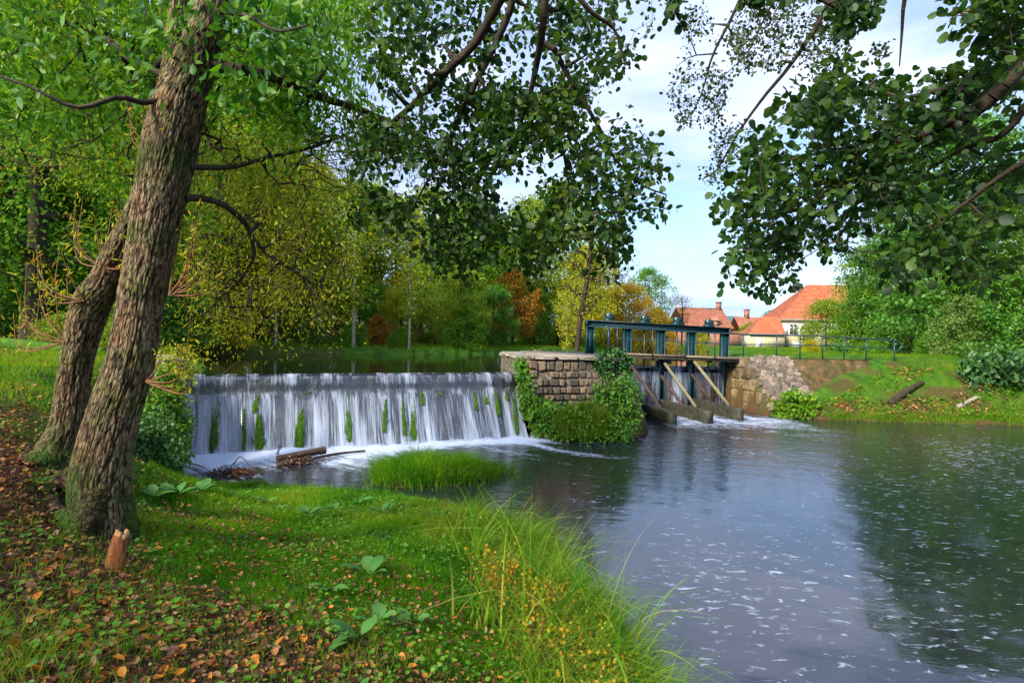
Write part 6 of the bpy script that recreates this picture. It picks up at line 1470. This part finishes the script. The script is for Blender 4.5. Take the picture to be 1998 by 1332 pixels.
drape('weed_mound', 'low shrubby weeds at the pier foot, left of the bright grass', fillp([(1055,800),(1120,790),(1180,800),(1240,845),(1225,858),(1080,860)], 110, lambda a, b_: 13.75 - (b_ - 800) / 60 * .25, 4), 30, .17, .065, 'dark', seed=4)
pg = fillp([(1090,795),(1150,780),(1190,800),(1180,850),(1100,855),(1075,830)], 2600, lambda a, b_: 13.75 - (b_ - 790) / 60 * .3, 5); p = np.array([P(*q) for q in pg]); n = len(p); p[:, 2] -= .08
V, Fs, m_ = blades(p, r6.uniform(.15, .34, n), r6.uniform(.010, .018, n), r6.normal(size=(n, 2)) + [0, -.9], r6.uniform(.5, 1.1, n), 3); tag(link('pier_grass', mesh('pier_grass', V, Fs, M['lawn'], {'tint': np.repeat(r6.random(n), m_)})), 'bright grass tufts growing on the pier foot', kind='stuff')
# footing so that the mound of weeds stands on something
V, Fs = prism([(.62,13.55),(3.35,14.1),(3.5,14.9),(.7,14.5)], [(.9,14.05),(3.05,14.45),(3.1,14.9),(.8,14.5)], -.3, .55); tag(MB().add(V, Fs).build('earth_mound', M['soil'], None), 'earth bank heaped against the pier foot', kind='structure')
drape('bramble', 'tangle of bramble and ivy growing over the left bank wall by the waterfall', fillp([(285,745),(345,700),(352,760),(365,830),(358,900),(335,955),(290,950),(275,880)], 210, lambda a, b_: 9.4 - (b_ - 740) / 210 * 1.2 + (a - 285) / 80 * .7, 6), 34, .18, .055, 'dark', seed=6, tlo=.25)
drape('bramble', 'greener lower bramble beside the roots on the left bank', fillp([(265,830),(310,800),(345,860),(335,950),(280,975),(262,900)], 120, lambda a, b_: 7.9 - (b_ - 830) / 140 * .8, 7), 32, .16, .05, 'deep', seed=7, tlo=.2)
drape('bramble', 'thin yellow leaved twigs reaching over the top of the left wall', fillp([(300,700),(345,660),(420,690),(380,735),(330,760)], 34, lambda a, b_: 9.8, 8), 12, .20, .045, 'olive', seed=8)
e_ = P(1555, 800, 18.9)
drape('shrub', 'leafy weed clump at the foot of the rubble ramp by the water', fillp([(1510,790),(1545,762),(1590,775),(1600,815),(1560,822),(1515,815)], 95, lambda a, b_: 18.75, 9), 22, .17, .10, 'green', seed=9, cat='shrub', tlo=.1)
# broad-leaved bush on the right bank: big leaves single
q = P(1945, 740, 20.2); eb = empty('broadleaf_bush', (q[0], q[1], hz(q[0], q[1])), 'dark broad-leaved bush overhanging the right bank edge', 'bush')
cc = np.array([P(a, b_, d) for a, b_, d in fillp([(1868,720),(1900,690),(1998,690),(2040,760),(1990,780),(1930,775),(1880,755)], 150, lambda a, b_: 19.9, 10)]); cc[:, 1] += r6.normal(size=len(cc)) * .35
n = len(cc) * 14; pz = np.repeat(local(cc, eb), 14, 0) + r6.normal(size=(n, 3)) * .16; d = unit(np.c_[r6.normal(size=(n, 2)), -.5 - r6.random(n)]); nm = unit(r6.normal(size=(n, 3)) * .4 + [0, -.6, .8]); s = r6.uniform(.13, .24, n)
mk = np.zeros(n, bool); mk[np.argsort(-s + 10 * (pz[:, 1] > .1))[:250]] = True
leaf_children(eb, T_BROAD, [('deep', (.2, .5, .8))], pz[mk], d[mk], nm[mk], s[mk]); 
T_B2 = (T_BROAD[0][[0, 2, 4, 6]], np.array([[0, 1, 2, 3]]))
V, Fq = scatter(T_B2, pz[~mk], d[~mk], nm[~mk], s[~mk]); tag(link('foliage', mesh('foliage', V, Fq, M['deep'], {'tint': np.repeat(r6.random((~mk).sum()), 4)}), eb), kind='stuff')
V, Fq = cones(np.tile([0., 0, -.2], (26, 1)) + r6.normal(size=(26, 3)) * [.5, .15, 0], local(cc[:26], eb), np.full(26, .03), np.full(26, .01), 5); link('stem', mesh('stem', V, Fq, M['wood']), eb)['kind'] = 'stuff'

# ------------------------------------------------------------------ logs, stump, debris
def log(name, label, pts, r0, r1, mat, cat='log', bumps=.12, n=50):
    c = catmull(pts, n); ctr_ = c.mean(0)
    def dsp(R, dirs, p_, th): qq = p_[:, None] + dirs * R[..., None]; return R * (1 - bumps + 2 * bumps * fbm(qq, 7, 3, 2))
    V, Fs = tube(c, np.linspace(r0, r1, n), 20, True, dsp)
    return tag(link(name, mesh(name, V - ctr_, Fs, mat, smooth=False), None, ctr_), label, cat)
lp = [G(0, 672, 1.9) + [0, 0, .1]]
a, b_ = P(-120, 668, 13.4), P(205, 668, 13.2); a[2] = hz(a[0], a[1]) + .12; b_[2] = hz(b_[0], b_[1]) + .06
log('mossy_log', 'long moss covered fallen log lying across the back of the left lawn', [a, (a * .6 + b_ * .4) + [0, 0, .03], (a * .3 + b_ * .7), b_], .19, .12, M['moss'])
log('drift_log', 'thick wet driftwood log stranded below the waterfall', [G(540, 896, .05) + [0, 0, .02], G(585, 888, .08) + [0, 0, .02], G(634, 880, .10) + [0, 0, .03]], .055, .075, M['darkwood'])
log('drift_log', 'thinner pale driftwood pole behind the stranded log', [G(600, 897, .05), G(650, 886, .06), G(712, 879, .04)], .03, .022, M['darkwood'])
log('drift_log', 'half rotten log with leaves piled on it in front of the thick driftwood', [G(541, 908, .03), G(575, 901, .05), G(605, 892, .06)], .05, .045, M['darkwood'])
a, b_ = P(1738, 772, 19.2), P(1800, 747, 20.0); a[2] = hz(a[0], a[1]) + .08; b_[2] = hz(b_[0], b_[1]) + .1
log('fallen_branch', 'short thick log lying on the right bank slope', [a, (a + b_) / 2 + [0, 0, .05], b_], .12, .07, M['wood'], bumps=.25)
a, b_ = P(1868, 802, 18.7), P(1905, 790, 19.0); a[2] = hz(a[0], a[1]) + .05; b_[2] = hz(b_[0], b_[1]) + .07
log('fallen_branch', 'small piece of wood lower on the right bank near the bush', [a, b_], .08, .06, M['palewood'], n=12)
c = G(462, 925, 0); dh = empty('debris_heap', tuple(c), 'small raft of twigs and dead leaves caught in the shallow foam', 'debris')
n = 160; a = r6.normal(size=(n, 3)) * [.16, .09, .025] + [0, 0, .03]; bb = a + unit(r6.normal(size=(n, 3)) * [1, 1, .35]) * r6.uniform(.06, .28, (n, 1)); V, Fq = cones(a, bb, np.full(n, .006), np.full(n, .002), 4); link('twig', mesh('twig', V, Fq, M['darkwood']), dh)['kind'] = 'stuff'
n = 220; V, Fq = scatter(T_CURL, r6.normal(size=(n, 3)) * [.17, .1, .02] + [0, 0, .05], randdir(n, r6), randdir(n, r6) + [0, 0, 1], r6.uniform(.03, .06, n)); link('dead_leaf', mesh('dead_leaf', V, Fq, M['litter'], {'tint': np.repeat(r6.random(n) * .5, 7)}), dh)['kind'] = 'stuff'
n = 120; cA = G(575, 900, .08); V, Fq = scatter(T_CURL, cA + r6.normal(size=(n, 3)) * [.22, .08, .03], randdir(n, r6), randdir(n, r6) + [0, 0, 1], r6.uniform(.03, .06, n)); tag(link('dead_leaves', mesh('dead_leaves', V, Fq, M['litter'], {'tint': np.repeat(r6.random(n) * .6, 7)})), 'dead leaves heaped on the stranded driftwood', kind='stuff')
# snag twigs sticking out of the shallow water
for (pxs, lb) in [([(378,905),(395,915),(430,930)], 'thin twig lying in the foam under the left bank'), ([(455,905),(470,895),(490,912)], 'bent twig sticking up behind the debris raft'), ([(540,885),(550,868),(555,862)], 'forked twig standing beside the driftwood log')]:
    log('drift_twig', lb, [G(x, y, .03) + [0, 0, .04 * (k % 2)] for k, (x, y) in enumerate(pxs)], .012, .005, M['darkwood'], 'twig', n=10)
log('crest_twig', 'bare curved twig caught on the crest of the weir at the left', [P(430, 733, 12.0), P(470, 705, 12.2), P(498, 735, 12.4)], .012, .006, M['wood'], 'twig', n=16)
# broken stump
c = G(222, 1110, .8)
for _ in range(4): c = G(222, 1112, hz(c[0], c[1]))
stp = empty('broken_stump', (c[0], c[1], hz(c[0], c[1]) - .03), 'short broken reddish stump with splintered pale top in the leaf litter', 'stump'); stp.scale = (.82, .82, .95)
n = 36; ax_ = catmull([[0, 0, 0], [.02, 0, .12], [.05, .01, .26]], n)
V, Fs = tube(ax_, np.linspace(.07, .05, n), 26, True, lambda R, dirs, p_, th: R * (.82 + .4 * fbm(np.stack([np.cos(th)[None] * 3 + 0 * R, np.sin(th)[None] * 3 + 0 * R, p_[:, 2:3] * 4 + 0 * R], -1), 1, 3, 4)))
M['stump'] = rock_mat('splintered_wood', [(.14, .04, .012), (.40, .14, .04), (.60, .26, .08)], 14, .9, .8, stretch=(3, 3, .6))
M['splint'] = rock_mat('fresh_splinter', [(.45, .22, .08), (.65, .38, .16)], 12, .5, .7)
link('stub', mesh('stub', V, Fs, M['stump'], smooth=True), stp)
for k in range(9):
    a = k / 9 * 6.283; bse = np.array([.05 + math.cos(a) * .032, .01 + math.sin(a) * .032, .235]); h_ = random.uniform(.02, .065)
    V, Fs = tube([bse, bse + [random.uniform(-.008, .008), 0, h_ * .6], bse + [random.uniform(-.006, .006), 0, h_]], [.018, .017, .010], 6); link('splinter', mesh('splinter', V, Fs, M['splint']), stp)

# fallen leaves and weeds over the right bank slope and the left lawn
for (poly, n_, lb, s0) in [([(9.6,18.6),(13,18.2),(26,17.8),(26,21.8),(14.6,21.4),(12.5,20.3),(10.4,19.5)], 7000, 'brown and yellow fallen leaves strewn over the right bank slope', .09), ([(-4.8,6.4),(-6,9.2),(-9.5,16),(-18,15),(-9,6)], 1500, 'fallen leaves strewn over the sunny left lawn', .06)]:
    q = sample_px(poly, n_); q = q[(fbm(np.c_[q, 0 * q[:, 0]], 1.1, 3, 17) > .47) & (sdf(q, POOL) < -.05) & (sdf(q, POND) < -.05)]; n = len(q); p = put_z(q); p[:, 2] += r6.uniform(.03, .12, n)
    V, Fq = scatter(T_CURL, p, unit(np.c_[r6.normal(size=(n, 2)), r6.normal(size=n) * .3]), unit(r6.normal(size=(n, 3)) * .5 + [0, -.2, 1]), s0 * r6.uniform(.5, 1.2, n))
    tag(link('leaf_litter', mesh('leaf_litter', V, Fq, M['litter'], {'tint': np.repeat(r6.random(n), 7)})), lb, kind='stuff')
q = sample_px([(9.6,18.5),(13,18.2),(26,17.8),(26,21.8),(14.6,21.4),(12.5,20.3),(10.4,19.5)], 4500); q = q[(fbm(np.c_[q, 0 * q[:, 0]], .9, 3, 27) > .5) & (sdf(q, POOL) < -.05)]; n = len(q); p = put_z(q); p[:, 2] += r6.uniform(.03, .2, n)
V, Fq = scatter(T_B2, p, unit(np.c_[r6.normal(size=(n, 2)), r6.normal(size=n) * .4]), unit(r6.normal(size=(n, 3)) * .5 + [0, -.2, 1]), .12 * r6.uniform(.5, 1.3, n))
tag(link('ground_cover', mesh('ground_cover', V, Fq, M['green'], {'tint': np.repeat(r6.random(n), 4)})), 'leafy weeds scattered over the right bank slope', kind='stuff')
